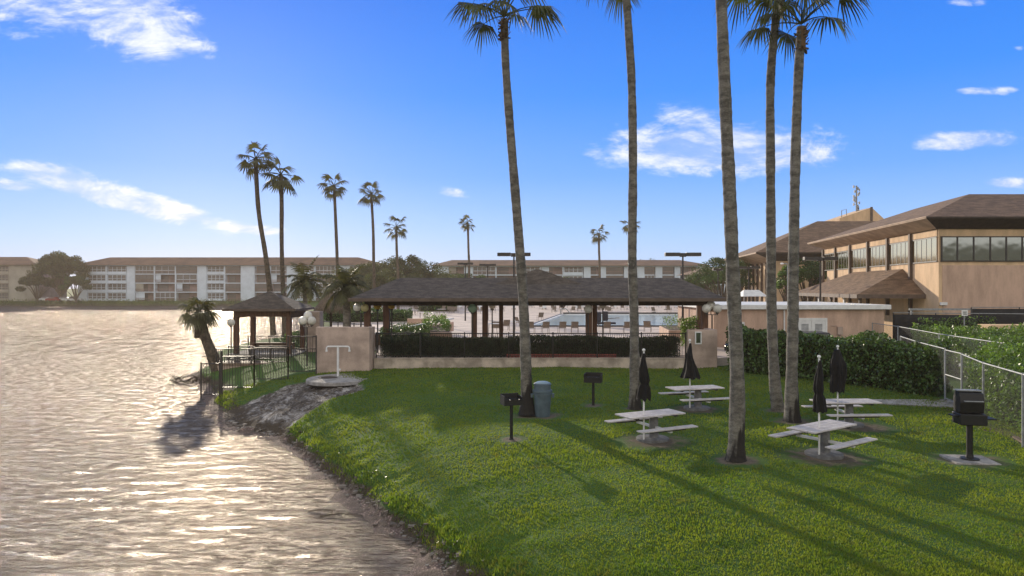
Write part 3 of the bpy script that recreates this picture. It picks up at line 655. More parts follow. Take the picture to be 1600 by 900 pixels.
hedge('dark clipped hedge behind the black picket fence under the pavilion', [(-7.0, 36.75), (9.0, 36.75), (9.0, 37.9), (-7.0, 37.9)], 1.86, 2.90, 60000, .09, HEDGED, 94, .06)

# ------------------------------------------------------------------ pool deck and pool
DZ = 1.85
o = MB().prism([(-7.35, 36.35), (10.8, 36.35), (14, 38), (14, 42), (25, 56), (42, 100), (60, 150), (-38, 150), (-24, 92), (-16, 60), (-9, 46)], .6, DZ).build('pool_deck', DECK); tag(o, kind='structure')
poolpoly = [(1.9, 66.7), (20.5, 66.7), (31, 96), (7.2, 96)]
o = MB().prism(poolpoly, DZ-.2, DZ+.004).build('pool_water', POOL); tag(o, kind='structure')
t = thing('pool_coping', 'white raised edge with dark tile line around the swimming pool', 'pool edge', (0, 0, DZ))
mb = MB(); md = MB()
for i in range(4):
    a, b = poolpoly[i], poolpoly[(i+1) % 4]; mb.beam((a[0], a[1], .05), (b[0], b[1], .05), .35, .1)
mb.build('coping', WHITE, t)
md.beam((1.9, 66.3, .05), (20.5, 66.3, .05), .25, .16).beam((7.2, 96.5, .12), (31, 96.5, .12), .2, .35).beam((1.6, 66.7, .05), (6.9, 96, .05), .2, .16); md.build('tile_line', BRONZE, t)
t = thing('retaining_wall', 'low beige retaining wall along the far side of the lawn', 'wall', (-7.3, 36, 1.2))
MB().box(0, 16.6, 0, .35, -.2, .66).build('wall', CURB, t, bevel=.015); 
MB().box(0, 16.6, -.03, .38, .662, .70).build('cap', CURB, t)
t = thing('brick_edging', 'line of red edging bricks behind the pickets', 'edging', (-.3, 36.42, 1.86))
mb = MB(); [mb.box(k*.21, k*.21+.19, 0, .18, 0, .2) for k in range(28)]; mb.build('brick', REDM, t, bevel=.01)
del t
def picket_fence(label, a, b, z0, z1, step=.115, npost=6, rail=.04, name='picket_fence', za=None, group='black picket fences', mtl=None, cat='fence'):
    a = Vector(a); b = Vector(b); L = (b-a).length; ang = math.atan2(b.y-a.y, b.x-a.x); mtl = mtl or BLACK
    t = thing(name, label, cat, (a.x, a.y, z0), ang, group); H = z1-z0
    MB().box(0, L, -.02, .02, H-.05, H).build('top_rail', mtl, t); MB().box(0, L, -.02, .02, .08, .12).build('bottom_rail', mtl, t)
    mb = MB(); n = int(L/step)
    for k in range(1, n): mb.box(k*step-.009, k*step+.009, -.009, .009, .1, H-.03)
    mb.build('picket_panel', mtl, t)
    for k in range(npost):
        x = L*k/(npost-1); MB().box(x-.03, x+.03, -.03, .03, -.05, H+.04).build('post', mtl, t)
    return t
picket_fence('long black picket fence on the low beige wall before the pavilion', (-7.2, 36.18), (9.2, 36.18), 1.9, 3.22, npost=8)
# stucco panels
t = thing('stucco_wall', 'pink stucco wall panel behind the white shower pipe', 'wall', (-10.15, 35.3, 1.1), 0, 'stucco end walls')
MB().box(0, 2.78, 0, .3, 0, 2.48).build('wall', STUCCOG, t, bevel=.02); MB().box(2.5, 2.8, .301, 1.3, 0, 2.44).build('return_wall', STUCCOG, t)
t = thing('stucco_wall', 'pink stucco wall panel with a framed lantern beside the dark hedge', 'wall', (9.25, 35.9, 1.1), 0, 'stucco end walls')
MB().box(0, 1.55, 0, .3, 0, 2.3).build('wall', STUCCOG, t, bevel=.02); MB().box(1.25, 1.55, .301, 1.5, 0, 2.3).build('return_wall', STUCCOG, t)
t = thing('wall_lantern', 'small white framed lantern on the right stucco wall', 'lamp', (9.78, 35.86, 2.65))
mb = MB(); mb.box(-.17, -.12, -.06, .03, 0, .66).box(.12, .17, -.06, .03, 0, .66).box(-.12, .12, -.06, .03, 0, .06).box(-.12, .12, -.06, .03, .6, .66); mb.build('frame', WHITE, t); MB().box(-.118, .118, -.02, .02, .062, .598).build('pane', GLG, t)
# shower pad and pipe
pc = (-8.35, 32.9)
t = thing('shower_pad', 'round concrete slab undercut by erosion below the stucco wall', 'slab', (pc[0], pc[1], 1.08))
prof = [(1.42, 0), (1.5, .03), (1.5, .16), (1.47, .19), (.02, .19)]
o = MB().lathe(prof, 40).build('slab', CONC, t, smooth=True); o.scale = (1, 1.15, 1)
MB().lathe([(1.30, -.25), (1.36, 0), (.01, .0)], 30).build('footing', mat('undercut_shade', (.02, .017, .014), .9), t)  # near-black colour carries the shade under the slab's overhang
o = MB().lathe([(.45, .192), (.45, .215), (.02, .215)], 24, (-.55, .1)).build('drain_cover', BRONZE, t); o.scale = (1, .8, 1)
t = thing('shower_pipe', 'white T-shaped pipe with two drooping ends on the round slab', 'shower', (X_(528, 33.6), 33.6, 1.27))
MB().tube([(0,0,0),(0,0,1.42)], .055, 12).build('pipe', WHITE, t, smooth=True)
MB().tube([(-.56,0,1.28),(-.56,0,1.40),(-.5,0,1.45),(.5,0,1.45),(.56,0,1.40),(.56,0,1.28)], .04, 10).build('cross_pipe', WHITE, t, smooth=True)
for s in (-.56, .56): MB().lathe([(.055,1.2),(.055,1.29)], 12, (s,0)).build('pipe_end', WHITE, t)
MB().box(.05, .13, -.04, .04, .28, .36).build('valve', WHITE, t)

# ------------------------------------------------------------------ pavilion
t = thing('pavilion', 'long open timber pavilion with a dark shingle hip roof by the pool', 'pavilion', (0, 37, DZ)); PV = t
ez = 5.03-DZ; x0, x1 = -8.85, 11.65; y0, y1 = 0, 8; rz_ = 6.21-DZ; rx0, rx1, ry = -6.72, 10.0, 4
vs = [(x0,y0,ez),(x1,y0,ez),(x1,y1,ez),(x0,y1,ez),(rx0,ry,rz_),(rx1,ry,rz_)]
mb = MB().add(vs, [(0,1,5,4),(1,2,5),(2,3,4,5),(3,0,4)])
mb.add([(x0,y0,ez-.03),(x1,y0,ez-.03),(x1,y1,ez-.03),(x0,y1,ez-.03)], [(3,2,1,0)])
rf = mb.build('roof', SHINGLE, t)
ax_, ay_ = X_(840, 41), 4; pz = 5.6+29*41/F-DZ
MB().add([(ax_-2.5, 2.75, rz_-.36), (ax_+2.5, 2.75, rz_-.36), (ax_+2.5, 5.25, rz_-.36), (ax_-2.5, 5.25, rz_-.36), (ax_-.15, 4, pz), (ax_+.15, 4, pz)], [(0,1,5,4),(1,2,5),(2,3,4,5),(3,0,4)]).build('roof_peak', SHINGLE, rf)
mb = MB().box(x0, x1, y0-.05, y0-.001, ez-.16, ez+.02).box(x0, x1, y1+.001, y1+.05, ez-.16, ez+.02).box(x0-.05, x0-.001, y0, y1, ez-.16, ez+.02).box(x1+.001, x1+.05, y0, y1, ez-.16, ez+.02)
mb.build('fascia', FASCIA, t)
MB().box(x0+.6, x1-.6, 1.3, 1.55, ez-.42, ez-.05).box(x0+.6, x1-.6, 6.45, 6.7, ez-.42, ez-.05).box(x0+.6, x0+.85, 1.551, 6.44, ez-.40, ez-.05).box(x1-.85, x1-.6, 1.551, 6.44, ez-.4, ez-.05).build('beam', WOODD, t)
mb = MB(); [mb.box(x, x+.08, .1, 7.9, ez-.16, ez-.04) for x in np.arange(x0+.5, x1-.4, .8)]; mb.build('rafters', WOODD, t)
for (px, Y, wd) in [(574, 38.5, .33), (604, 43.6, .40), (741, 38.5, .31), (758, 43.6, .36), (783, 43.6, .26), (920, 38.5, .34), (929, 43.6, .3), (1092, 43.6, .28), (1101, 38.5, .33)]:
    x = X_(px, Y); MB().box(x-wd/2, x+wd/2, Y-37-wd/2, Y-37+wd/2, 0, ez-.42).build('post', WOOD, t, bevel=.02)
# gazebo
t = thing('gazebo', 'small square gazebo with a hip roof at the edge of the lake', 'gazebo', (-16, 44, 1.3))
gx0, gx1, gy0, gy1, ge = -2.65, 2.0, 0, 4.2, 2.94
rf = MB().add([(gx0,gy0,ge),(gx1,gy0,ge),(gx1,gy1,ge),(gx0,gy1,ge),(-.33,2.1,4.12)], [(0,1,4),(1,2,4),(2,3,4),(3,0,4)]).add([(gx0,gy0,ge-.02),(gx1,gy0,ge-.02),(gx1,gy1,ge-.02),(gx0,gy1,ge-.02)], [(3,2,1,0)]).build('roof', SHINGLE, t)
MB().box(gx0,gx1,-.05,-.001,ge-.14,ge+.02).box(gx0-.05,gx0-.001,0,4.2,ge-.14,ge+.02).box(gx1+.001,gx1+.05,0,4.2,ge-.14,ge+.02).box(gx0,gx1,4.201,4.25,ge-.14,ge+.02).build('fascia', FASCIA, t)
MB().box(gx0+.45,gx1-.45,.6,.8,ge-.52,ge-.03).box(gx0+.45,gx1-.45,3.5,3.7,ge-.52,ge-.03).box(gx0+.45,gx0+.65,.801,3.49,ge-.6,ge-.03).box(gx1-.65,gx1-.45,.801,3.49,ge-.6,ge-.03).build('beam', WOOD, t)
for (x, y) in [(gx0+.6,.7),(gx1-.6,.7),(gx0+.6,3.6),(gx1-.6,3.6)]: MB().box(x-.15,x+.15,y-.15,y+.15,0,ge-.52).build('post', WOOD, t, bevel=.02)
MB().box(gx0+.1,gx1-.1,.2,4.0,-.9,0).build('floor', CONC, t)
MB().box(gx0+.6,gx1-1.2,3.75,3.85,.02,.45).box(gx0+.6,gx1-1.2,3.3,3.8,.451,.5).build('bench', ROPEB, t)
def railing(label, a, b, h=.95, name='railing'):
    return picket_fence(label, a, b, a[2], a[2]+h, .13, 4, name=name, group='railings around the gazebo', mtl=BRONZE, cat='railing')
railing('dark railing along the lake side of the gazebo floor', (-18.5, 47.9, 1.3), (-14.1, 47.9, 1.3))
t = thing('walkway', 'raised walkway of weathered boards leading to the gazebo', 'walkway', (-18.0, 41.6, 1.02))
MB().box(0, 6.4, 0, 1.7, -.14, 0).build('deck_boards', ROPEB, t); MB().box(0, 6.4, .1, 1.6, -.9, -.141).build('base_wall', STUCCOG, t)
railing('low handrail on the front edge of the raised walkway', (-18.0, 41.55, 1.02), (-11.6, 41.55, 1.02), .9)
railing('handrail on the back edge of the raised walkway', (-18.0, 43.35, 1.02), (-14.0, 43.35, 1.02), .9)
# stepped lake fence
for (pa, pb, zt, zb, lb) in [(494, 450, 3.14, 1.25, 'uppermost section of the stepped fence joining the stucco wall'), (450, 397, 2.55, .85, 'second stepped fence section running down the bank'), (397, 346, 2.12, .42, 'third stepped fence section above the water line'), (343, 314, 1.76, .05, 'lowest fence section standing out in the water')]:
    Y = 34.9; picket_fence(lb, (X_(pb, Y), Y), (X_(pa, Y), Y), zb, zt, .14, 2, group='stepped fence down to the lake', mtl=BRONZE)
t = thing('fence_post', 'tall dark end post where the stepped fence meets the water', 'post', (X_(346, 34.8), 34.8, -.3)); MB().box(-.05,.05,-.05,.05,0,2.6).build('post', BRONZE, t, bevel=.01); MB().lathe([(.06,2.6),(.06,2.65),(.01,2.7)], 8).build('cap', BRONZE, t)
# driftwood
r = random.Random(3); mb = MB(); c = at(312, 590, 40.5)
for k in range(90):
    a = Vector((r.uniform(-1.7, 1.5), r.uniform(-.5, .5), r.uniform(-.05, .22)))
    b = a+Vector((r.uniform(-.7, .7), r.uniform(-.3, .3), r.uniform(-.15, .35))); m_ = a.lerp(b, .5)+Vector((0, 0, r.uniform(-.08, .08))); mb.tube([a, m_, b], [.03, .022, .008], 5)
o = mb.build('brush_pile', BARKD); o.location = (c.x, c.y, .03); tag(o, 'low tangle of dead branches lying in the water under the leaning palm', 'branches')
for i, (px, py, sc, lb) in enumerate([(535, 808, 1, 'thin branching stick lying in the shallow water near the bank'), (402, 672, 1.1, 'stick half sunk at the muddy corner of the shore'), (505, 800, .7, 'short dark twig floating left of the branching stick')]):
    Y = CZ*F/(py-450); mb = MB(); r = random.Random(i+9)
    mb.tube([(-.55,0,0),(-.1,.05,.05),(.5,-.03,.02)], [.02,.02,.008], 6)
    for k in range(5):
        a = Vector((r.uniform(-.4,.3),0,.03)); mb.tube([a, a+Vector((r.uniform(-.1,.3), r.uniform(-.4,.4), r.uniform(0,.12)))], [.012,.004], 5)
    o = mb.build('driftwood', BARKD); o.location = (X_(px, Y), Y, .02); o.scale = (sc, sc, sc); tag(o, lb, 'driftwood', 'sticks along the shore')

# ------------------------------------------------------------------ globe lamps
def globe_lamp(label, Y, pxs, zbase, mats=None, r_=.22, side=0):
    xc = X_(sum(p[0] for p in pxs)/len(pxs), Y)+side
    t = thing('globe_lamp', label, 'lamp', (xc, Y, zbase), 0, 'globe lamps around the pavilion')
    z0 = at(0, pxs[0][1], Y).z-zbase
    MB().tube([(0,0,0),(0,0,z0-r_-.08)], .04, 8).build('pole', BRONZE, t)
    mb = MB(); arm_z = z0-r_-.10
    for i, (px, py) in enumerate(pxs):
        x = X_(px, Y)-xc; z = at(px, py, Y).z-zbase; y = .25 if i == 2 else 0
        g = MB().sphere((x, y, z), r_, 20, 14).build('globe', (mats[i] if mats else GLOBE), t, smooth=True)
        MB().lathe([(.09, z-r_-.05), (.09, z-r_+.03), (.06, z-r_+.06)], 10, (x, y)).build('globe_holder', BRONZE, g)
        mb.beam((0, 0, arm_z+.001*i), (x+.001, y, arm_z+.001*i), .04, .04) if abs(x)+abs(y) > .05 else 0; mb.beam((x, y, arm_z-.02), (x, y, z-r_-.03), .04, .04)
    mb.build('arm', BRONZE, t); return t
globe_lamp('three white globes on a dark post right of the gazebo', 38.5, [(473, 501), (487, 501), (479, 493)], 1.2, r_=.235)
globe_lamp('single white globe at the lake side gazebo post', 43.6, [(361, 504)], 1.3, r_=.24)
globe_lamp('one clear white and one pale yellow globe at the left pavilion corner', 38.0, [(558, 480.5), (570, 481)], DZ, [GLOBE, mat('globe_cream', (.72, .66, .36), .25, .03, 3, trans=.4)], r_=.22)
globe_lamp('white globe coloured sunlit yellow under the left pavilion eave', 39.4, [(590, 478)], DZ, [GLOBESUN], r_=.22)
globe_lamp('half hidden globe coloured sunlit yellow behind the second pavilion post', 40, [(612, 478)], DZ, [GLOBESUN], r_=.2)
globe_lamp('pale green globe before the third pavilion post', 38.1, [(738, 482)], DZ, [GLOBEG], r_=.25)
globe_lamp('white globe hanging low under the eave right of the green globe', 44, [(769, 477)], DZ, r_=.23)
globe_lamp('pale globe in front of the post left of the straight palm', 38.0, [(919, 483)], DZ, r_=.24)
globe_lamp('white globe under the eave left of the straight palm', 43, [(942, 477)], DZ, r_=.23)
globe_lamp('cluster of three white globes at the right pavilion corner', 37.2, [(1104, 482), (1121, 482), (1113, 477)], 1.86, r_=.24)

# ------------------------------------------------------------------ picnic tables, umbrellas
def picnic():
    t = thing('picnic_table', 'x', 'picnic table', (0,0,0), 0, 'white picnic tables on the lawn')
    mb = MB(); 
    for k in range(4): mb.box(-.95, .95, -.38+k*.193, -.38+k*.193+.178, .715, .755)
    mb.build('tabletop', WHITEB, t, bevel=.006)
    MB().box(-.7,-.62,-.34,.34,.66,.714).box(.62,.7,-.34,.34,.66,.714).box(-.72,.72,-.04,.04,.64,.70).build('top_frame', BRONZE, t)
    for s in (-1, 1):
        b = MB().box(-.95,.95,s*.78-.13,s*.78-.005,.435,.47).box(-.95,.95,s*.78+.005,s*.78+.13,.435,.47).build('bench', WHITEB, t, bevel=.006)
        MB().box(-.6,.6,s*.78-.03,s*.78+.03,.38,.434).build('bench_support', BRONZE, b)
    MB().lathe([(.14,.06),(.13,.3),(.12,.64)], 16, (.12,0)).build('pedestal', CONCD, t, smooth=True)
    MB().box(.08,.16,-.78,.78,.33,.39).build('cross_arm', WHITE, t)
    MB().lathe([(.46,-.06),(.46,.05),(.43,.07),(.01,.07)], 24, (.08,0)).build('base', CONCD, t, smooth=True)
    return t
TB = [((7.88, 17.35), 34, 'nearest white picnic table at the front right, angled away'), ((3.92, 19.35), 25.6, 'white picnic table in front of the straight palm, left of the nearest trunk'), ((6.40, 23.9), 15, 'farthest white picnic table by the right stucco wall'), ((10.25, 21.0), 3, 'white picnic table set square just before the tall dark hedge')]
proto = None
def gz(x, y): return float(ground(np.array([x]), np.array([y]))[0][0])
for (c, a, lb) in TB:
    if proto is None: proto = picnic(); o = proto
    else: o = dup(proto)
    o.location = (c[0], c[1], gz(*c)+.01); o.rotation_euler = (0, 0, R(a)); o['label'] = lb
def umbrella(label, px, Y, ytop, ybot, wt, wb, seed, zb):
    r = random.Random(seed); sc = Y/F; x = X_(px, Y); zt = at(0, ytop, Y).z; z0 = at(0, ybot, Y).z
    t = thing('closed_umbrella', label, 'umbrella', (x, Y, zb), 0, 'closed black umbrellas at the tables')
    MB().tube([(0,0,.02),(0,0,zt-zb+.05)], .024, 8).build('pole', WHITE, t, smooth=True)
    MB().sphere((0,0,zt-zb+.09), .045, 10, 6).build('finial', WHITE, t)
    n = 24; vs = []; k = 12; H = zt-z0
    for i in range(k+1):
        f = i/k; rad = (wt*.35+(wt-wt*.35)*min(1, f*3)) if f < .33 else wt+(wb-wt)*((f-.33)/.67)**1.3
        if seed % 2 == 1 and .60 < f < .72: rad *= .72
        for j in range(n):
            a = 2*math.pi*j/n; rr = rad*sc/2*(1+(.20*math.cos(6*a+seed)*min(1, f*2)))*(1+r.uniform(-.04, .04))
            vs.append((rr*math.cos(a)+.02*math.sin(f*7+seed), rr*math.sin(a), zt-zb-H*f+(.05*math.cos(6*a) if i == k else 0)))
    fs = [(i*n+j, i*n+(j+1) % n, (i+1)*n+(j+1) % n, (i+1)*n+j) for i in range(k) for j in range(n)]+[tuple(range(n)), tuple(k*n+j for j in reversed(range(n)))]
    MB().add(vs, fs).build('canopy', CANVAS, t, smooth=True)
    MB().lathe([(wt*.42*sc, zt-zb-H*.62), (wt*.42*sc, zt-zb-H*.65)], 12).build('strap', CANVAS, t)
umbrella('slim closed black umbrella in the nearest picnic table, flared at its foot', 1280, 17.15, 563, 642, 12, 19, 1, gz(7.8, 17.2))
umbrella('closed black umbrella overlapping the right side of the straight palm trunk', 1006, 19.1, 552, 624, 13, 20, 3, gz(3.9, 19.2))
umbrella('wide cone of a closed black umbrella before the right stucco wall', 1078, 23.7, 536, 590, 9, 27, 2, gz(6.4, 23.9))
umbrella('closed black umbrella lost against the dark hedge', 1309, 20.8, 546, 612, 22, 18, 4, gz(10.2, 21))

# ------------------------------------------------------------------ grills, bin
def grill_small(label, px, Y, yb, yt, w_, rz):
    x = X_(px, Y); z = gz(x, Y); t = thing('charcoal_grill', label, 'grill', (x, Y, z), rz, 'small post grills on the lawn')
    zb = at(0, yb, Y).z-z; zt = at(0, yt, Y).z-z; hw = w_*Y/F/2
    MB().tube([(0,0,-.05),(0,0,zb-.002)], .05, 10).build('post', BLACK, t, smooth=True)
    mb = MB(); d = hw*.75; h = zt-zb
    mb.box(-hw, hw, -d, d, zb, zb+.03).box(-hw, hw, d-.02, d, zb+.031, zt).box(-hw, -hw+.02, -d, d-.021, zb+.031, zt-.02).box(hw-.02, hw, -d, d-.021, zb+.031, zt-.05).box(-hw+.021, hw-.021, -d, -d+.02, zb+.031, zb+h*.55)
    mb.build('fire_box', BLACK, t)
    mb = MB(); [mb.box(-hw+.03, hw-.03, y, y+.012, zb+h*.56, zb+h*.56+.012) for y in np.arange(-d+.03, d-.03, .035)]; mb.build('grate', BLACK, t)
    MB().tube([(-hw*.5,-d,zb+h*.6),(-hw*.5,-d-.16,zb+h*.62)], .012, 6).tube([(hw*.5,-d,zb+h*.6),(hw*.5,-d-.16,zb+h*.62)], .012, 6).build('handle', BLACK, t)
    MB().lathe([(.07,.0),(.06,.03)], 12).build('post_collar', BLACK, t)
grill_small('small black charcoal grill on a post left of the bin palm', 799, 20.1, 632, 616, 30, R(18))
grill_small('small black charcoal grill on a post midway between bin and middle table', 927, 24.9, 597, 583, 27, R(-14))
x, Y = 11.26, 16.8; z = gz(x, Y)
t = thing('grill_pad', 'square pale concrete pad under the large black grill', 'slab', (x, Y, z), R(-8)); MB().box(-.5,.5,-.45,.45,-.15,.045).build('slab', CONC, t, bevel=.015)
t = thing('hooded_grill', 'large black hooded barbecue on a thick post at the right', 'grill', (x, Y, z+.047), R(-10))
MB().tube([(0,0,0),(0,0,.86)], .07, 14).build('post', BLACK, t, smooth=True); MB().lathe([(.22,0),(.2,.025),(.09,.04),(.08,.12)], 16).build('foot_plate', BLACK, t, smooth=True)
MB().box(-.3,.3,-.24,.24,.86,1.13).build('fire_box', BLACK, t, bevel=.02)
hv = [(-.27,-.12,1.14),(-.27,.22,1.14),(-.27,.24,1.5),(-.27,.12,1.68),(-.27,-.1,1.62),(-.27,-.16,1.4)]
n = len(hv); o = MB().add(hv+[(.27,b,c) for a,b,c in hv], [tuple(range(n)), tuple(reversed(range(n,2*n)))]+[(i,n+i,n+(i+1)%n,(i+1)%n) for i in range(n)]).build('hood', BLACK, t, bevel=.015)
MB().tube([(-.2,-.19,1.45),(-.2,-.25,1.45),(.2,-.25,1.45),(.2,-.19,1.45)], .014, 6).build('handle', GALV, t)
MB().box(.302,.52,-.2,.2,1.0,1.03).build('side_shelf', BLACK, t); MB().box(-.42,-.302,-.15,.15,1.05,1.08).build('side_shelf', BLACK, t)
MB().box(-.28,.28,-.02,.2,1.665,1.69).build('lid_plate', GALV, t)
x, Y = X_(847.5, 23.2), 23.2; t = thing('trash_bin', 'tall blue-grey trash bin with a domed lid beside the leaning palm', 'bin', (x, Y, gz(x, Y)))
MB().lathe([(.25,0),(.255,.02),(.30,.74),(.33,.75),(.33,.80),(.30,.82)], 26).build('body', CANBLUE, t, smooth=True)
MB().lathe([(.335,.82),(.34,.86),(.335,.9),(.29,.92),(.285,1.08),(.31,1.09),(.29,1.12),(.16,1.17),(.01,1.18)], 26).build('lid', CANBLUE, t, smooth=True)
MB().lathe([(.27,1.135),(.17,1.182),(.01,1.192)], 24).build('lid_top', CANLID, t, smooth=True)
for s in (-1, 1): MB().box(s*.36-.04, s*.36+.04, -.07, .07, .64, .78).build('handle', CANBLUE, t, bevel=.01)

# ------------------------------------------------------------------ chain-link fences
def chainlink(label, pts, h, group='chain-link fences', gate=False, wires=True, cat='fence', name='chain_link_fence', z=None):
    base = Vector((pts[0][0], pts[0][1], z if z is not None else gz(*pts[0])))
    t = thing(name, label, cat, base, 0, group); mw = MB()
    P = [Vector((p[0]-base.x, p[1]-base.y, (0 if z is not None else gz(*p)-base.z))) for p in pts]
    for i, p in enumerate(P):
        MB().tube([p+Vector((0,0,-.1)), p+Vector((0,0,h+.04))], .032, 10).build('post', GALV, t, smooth=True)
    top = MB()
    for a, b in zip(P, P[1:]):
        top.tube([a+Vector((0,0,h)), b+Vector((0,0,h))], .024, 8)
        d = b-a; L = d.length; u_ = d/L; n = int(L/.075)
        if wires:
            for k in range(-int(h/.075), n):
                for sgn in (1, -1):
                    s0 = k*.075; s1 = s0+h
                    zA, zB = (0, h) if sgn == 1 else (h, 0)
                    c0 = max(0, s0); c1 = min(L, s1)
                    if c1 <= c0: continue
                    f0 = (c0-s0)/h; f1 = (c1-s0)/h; za = zA+(zB-zA)*f0; zb = zA+(zB-zA)*f1
                    q0 = a+u_*c0+Vector((0,0,za)); q1 = a+u_*c1+Vector((0,0,zb)); wv = Vector((0,0,.0030))
                    mw.add([q0-wv, q1-wv, q1+wv, q0+wv], [(0,1,2,3)])
    top.build('top_rail', GALV, t, smooth=True)
    if wires: mw.build('wire_mesh', mat('wire', (.055, .06, .06), .6, .1, 3), t)
    return t
chainlink('near chain-link fence running from the gate out of the picture on the right', [(15.62, 23.7), (14.5, 21.0), (13.55, 18.1), (12.7, 15.2)], 1.93)
chainlink('short chain-link panel left of the gate behind the dark hedge', [(16.05, 25.3), (16.9, 28.4), (18.5, 32.5)], 1.93)
chainlink('far chain-link fence with a sloping pale rail before the bright hedge', [(22.7, 43.0), (22.05, 39), (20.65, 33), (19.2, 26.7)], 2.0)
t = thing('chain_link_gate', 'narrow chain-link gate standing between the hedge and the right fence', 'gate', (16.0, 25.2, gz(16, 25.2)))
a = Vector((0,0,0)); b = Vector((-.33,-1.4,0)); mb = MB()
for (p, q) in ((a+Vector((0,0,.1)), a+Vector((0,0,1.9))), (b+Vector((0,0,.1)), b+Vector((0,0,1.9))), (a+Vector((0,0,1.9)), b+Vector((0,0,1.9))), (a+Vector((0,0,1.0)), b+Vector((0,0,1.0))), (a+Vector((0,0,.12)), b+Vector((0,0,.12)))): mb.tube([p, q], .024, 8)
mb.build('gate_frame', GALV, t, smooth=True); mw = MB(); d = b-a; L = d.length; u_ = d.normalized()
for k in range(-26, int(L/.07)):
    for sg in (0, 1):
        s0 = k*.07; c0 = max(0, s0); c1 = min(L, s0+1.8)
        if c1 > c0:
            za = .1+(c0-s0); zb = .1+(c1-s0)
            if sg: za, zb = 2.0-za, 2.0-zb
            q0 = u_*c0+Vector((0,0,za)); q1 = u_*c1+Vector((0,0,zb)); wv = Vector((0,0,.0042)); mw.add([q0-wv, q1-wv, q1+wv, q0+wv], [(0,1,2,3)])
mw.build('wire_mesh', MATS['wire'], t); MB().box(-.36,-.30,-1.4,-1.3,1.45,1.55).build('latch', GALV, t)
t = thing('concrete_path', 'short pale concrete path leading to the chain-link gate', 'path', (0, 0, gz(14.6, 24.9)+.03)); o = MB().prism([(12.6, 24.9), (15.6, 24.0), (16.6, 24.3), (16.3, 25.6), (12.8, 25.7)], -.1, .012).build('path_slab', CONC, t)
t['kind'] = 'structure'; 
for k in ('label', 'category'): del t[k]
# fallen stones along the fence
t = thing('wooden_plank', 'short weathered plank lying in the mulch at the fence foot', 'plank', (13.9, 18.7, gz(13.9, 18.7)+.03), R(70)); MB().box(-.35,.35,-.06,.06,0,.05).build('board', ROPEB, t)

# ------------------------------------------------------------------ low service building
t = thing('service_building', 'low pink service building with a flat white roof', 'building', (12.5, 43, 1.3))
MB().box(.3, 11.1, .3, 9.7, 0, 2.95).build('wall', STUCCO, t)
MB().box(0, 11.4, 0, 10, 2.952, 3.24).build('roof', WHITE, t, bevel=.02)
dx0 = X_(1246, 43.3)-12.5
d = MB().box(dx0, dx0+.85, .24, .298, 0, 2.25).box(dx0+.87, dx0+1.75, .24, .298, 0, 2.25).build('double_door', WHITE, t)
for s in (.1, .97):
    mb = MB()
    for z_ in np.arange(.35, 1.98, .085): mb.add([(dx0+s+.12,.235,z_),(dx0+s+.58,.235,z_),(dx0+s+.58,.205,z_+.06),(dx0+s+.12,.205,z_+.06)], [(0,1,2,3)])
    mb.build('louvre', mat('louvre_grey', (.42,.43,.45), .5), d)
MB().box(dx0-.12,dx0,.22,.299,0,2.4).box(dx0+1.75,dx0+1.87,.22,.299,0,2.4).box(dx0,dx0+1.75,.22,.299,2.251,2.4).build('door_frame', WHITE, t)
x = X_(1160, 43)-12.5; MB().box(x-.18,x+.18,.1,.298,1.55,2.15).build('electric_box', WHITE, t); x = X_(1228,43)-12.5; MB().tube([(x,.24,0),(x,.24,2.9)], .05, 8).build('downpipe', WHITE, t)
x = X_(1315, 43)-12.5; MB().box(x-.16,x+.16,.14,.298,1.35,1.85).tube([(x,.22,0),(x,.22,1.34)], .03, 6).tube([(x-.5,.26,1.9),(x-.16,.26,1.9)], .02, 6).build('meter_box', STUCCOG, t)

# ------------------------------------------------------------------ clubhouse (near wing)
t = thing('clubhouse', 'large two-storey tan clubhouse wing with a brown hip roof', 'building', (0, 0, 1.3)); B0 = 1.3
A = Vector((30.0, 48, 0)); Bk = Vector((33.7, 73, 0)); wd_ = (Bk-A).normalized(); wn = Vector((-wd_.y, wd_.x, 0))  # outward left normal
WT = 9.75-B0
MB().prism([(A.x, A.y), (75, 48), (75, 66), (52, 66), (52, 75), (Bk.x, Bk.y)], 0, WT).build('wall', STUCCO2, t)
MB().box(30.25, 74.8, 47.97, 47.999, 0, 5.9).build('front_wall', STUCCO, t)
EV = 10.5-B0; RG = 13.3-B0
E = dict(fl=(28.4,46.8), fr=(78,46.8), br=(78,66.5), bl=(32.4,74.8), r1=(37.5,56), r2=(78,56), r3=(39.2,66.5))
zt = EV
v_ = [(28.4,46.8,zt),(78,46.8,zt),(78,56,RG),(37.5,56,RG),(39.2,66.5,RG),(32.4,74.8,zt),(50,74.8,zt),(50,66,zt),(78,66,zt),(47,62,RG-1.6)]
rf = MB().add(v_, [(0,1,2,3),(0,3,4,5),(5,4,6),(3,2,8,7,4),(4,7,6)]).build('roof', SHINGLE2, t)
sb = EV-.75   # soffit line on wall
mb = MB()
def lip(a, b, ia, ib):   # slanted fascia from outer eave (a,b) in to wall (ia,ib)
    mb.add([(a[0],a[1],zt),(b[0],b[1],zt),(b[0],b[1],zt-.12),(a[0],a[1],zt-.12)], [(3,2,1,0)])
    mb.add([(a[0],a[1],zt-.12),(b[0],b[1],zt-.12),(ib[0],ib[1],sb),(ia[0],ia[1],sb)], [(3,2,1,0)])
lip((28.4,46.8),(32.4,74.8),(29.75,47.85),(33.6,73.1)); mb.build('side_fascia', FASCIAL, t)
mb = MB(); lip((28.4,46.8),(78,46.8),(29.75,47.85),(75,47.85)); mb.build('front_fascia', mat('fascia_shaded', (.045,.032,.025), .8), t)  # front eave coloured dark for its shade, unlike the sunlit side
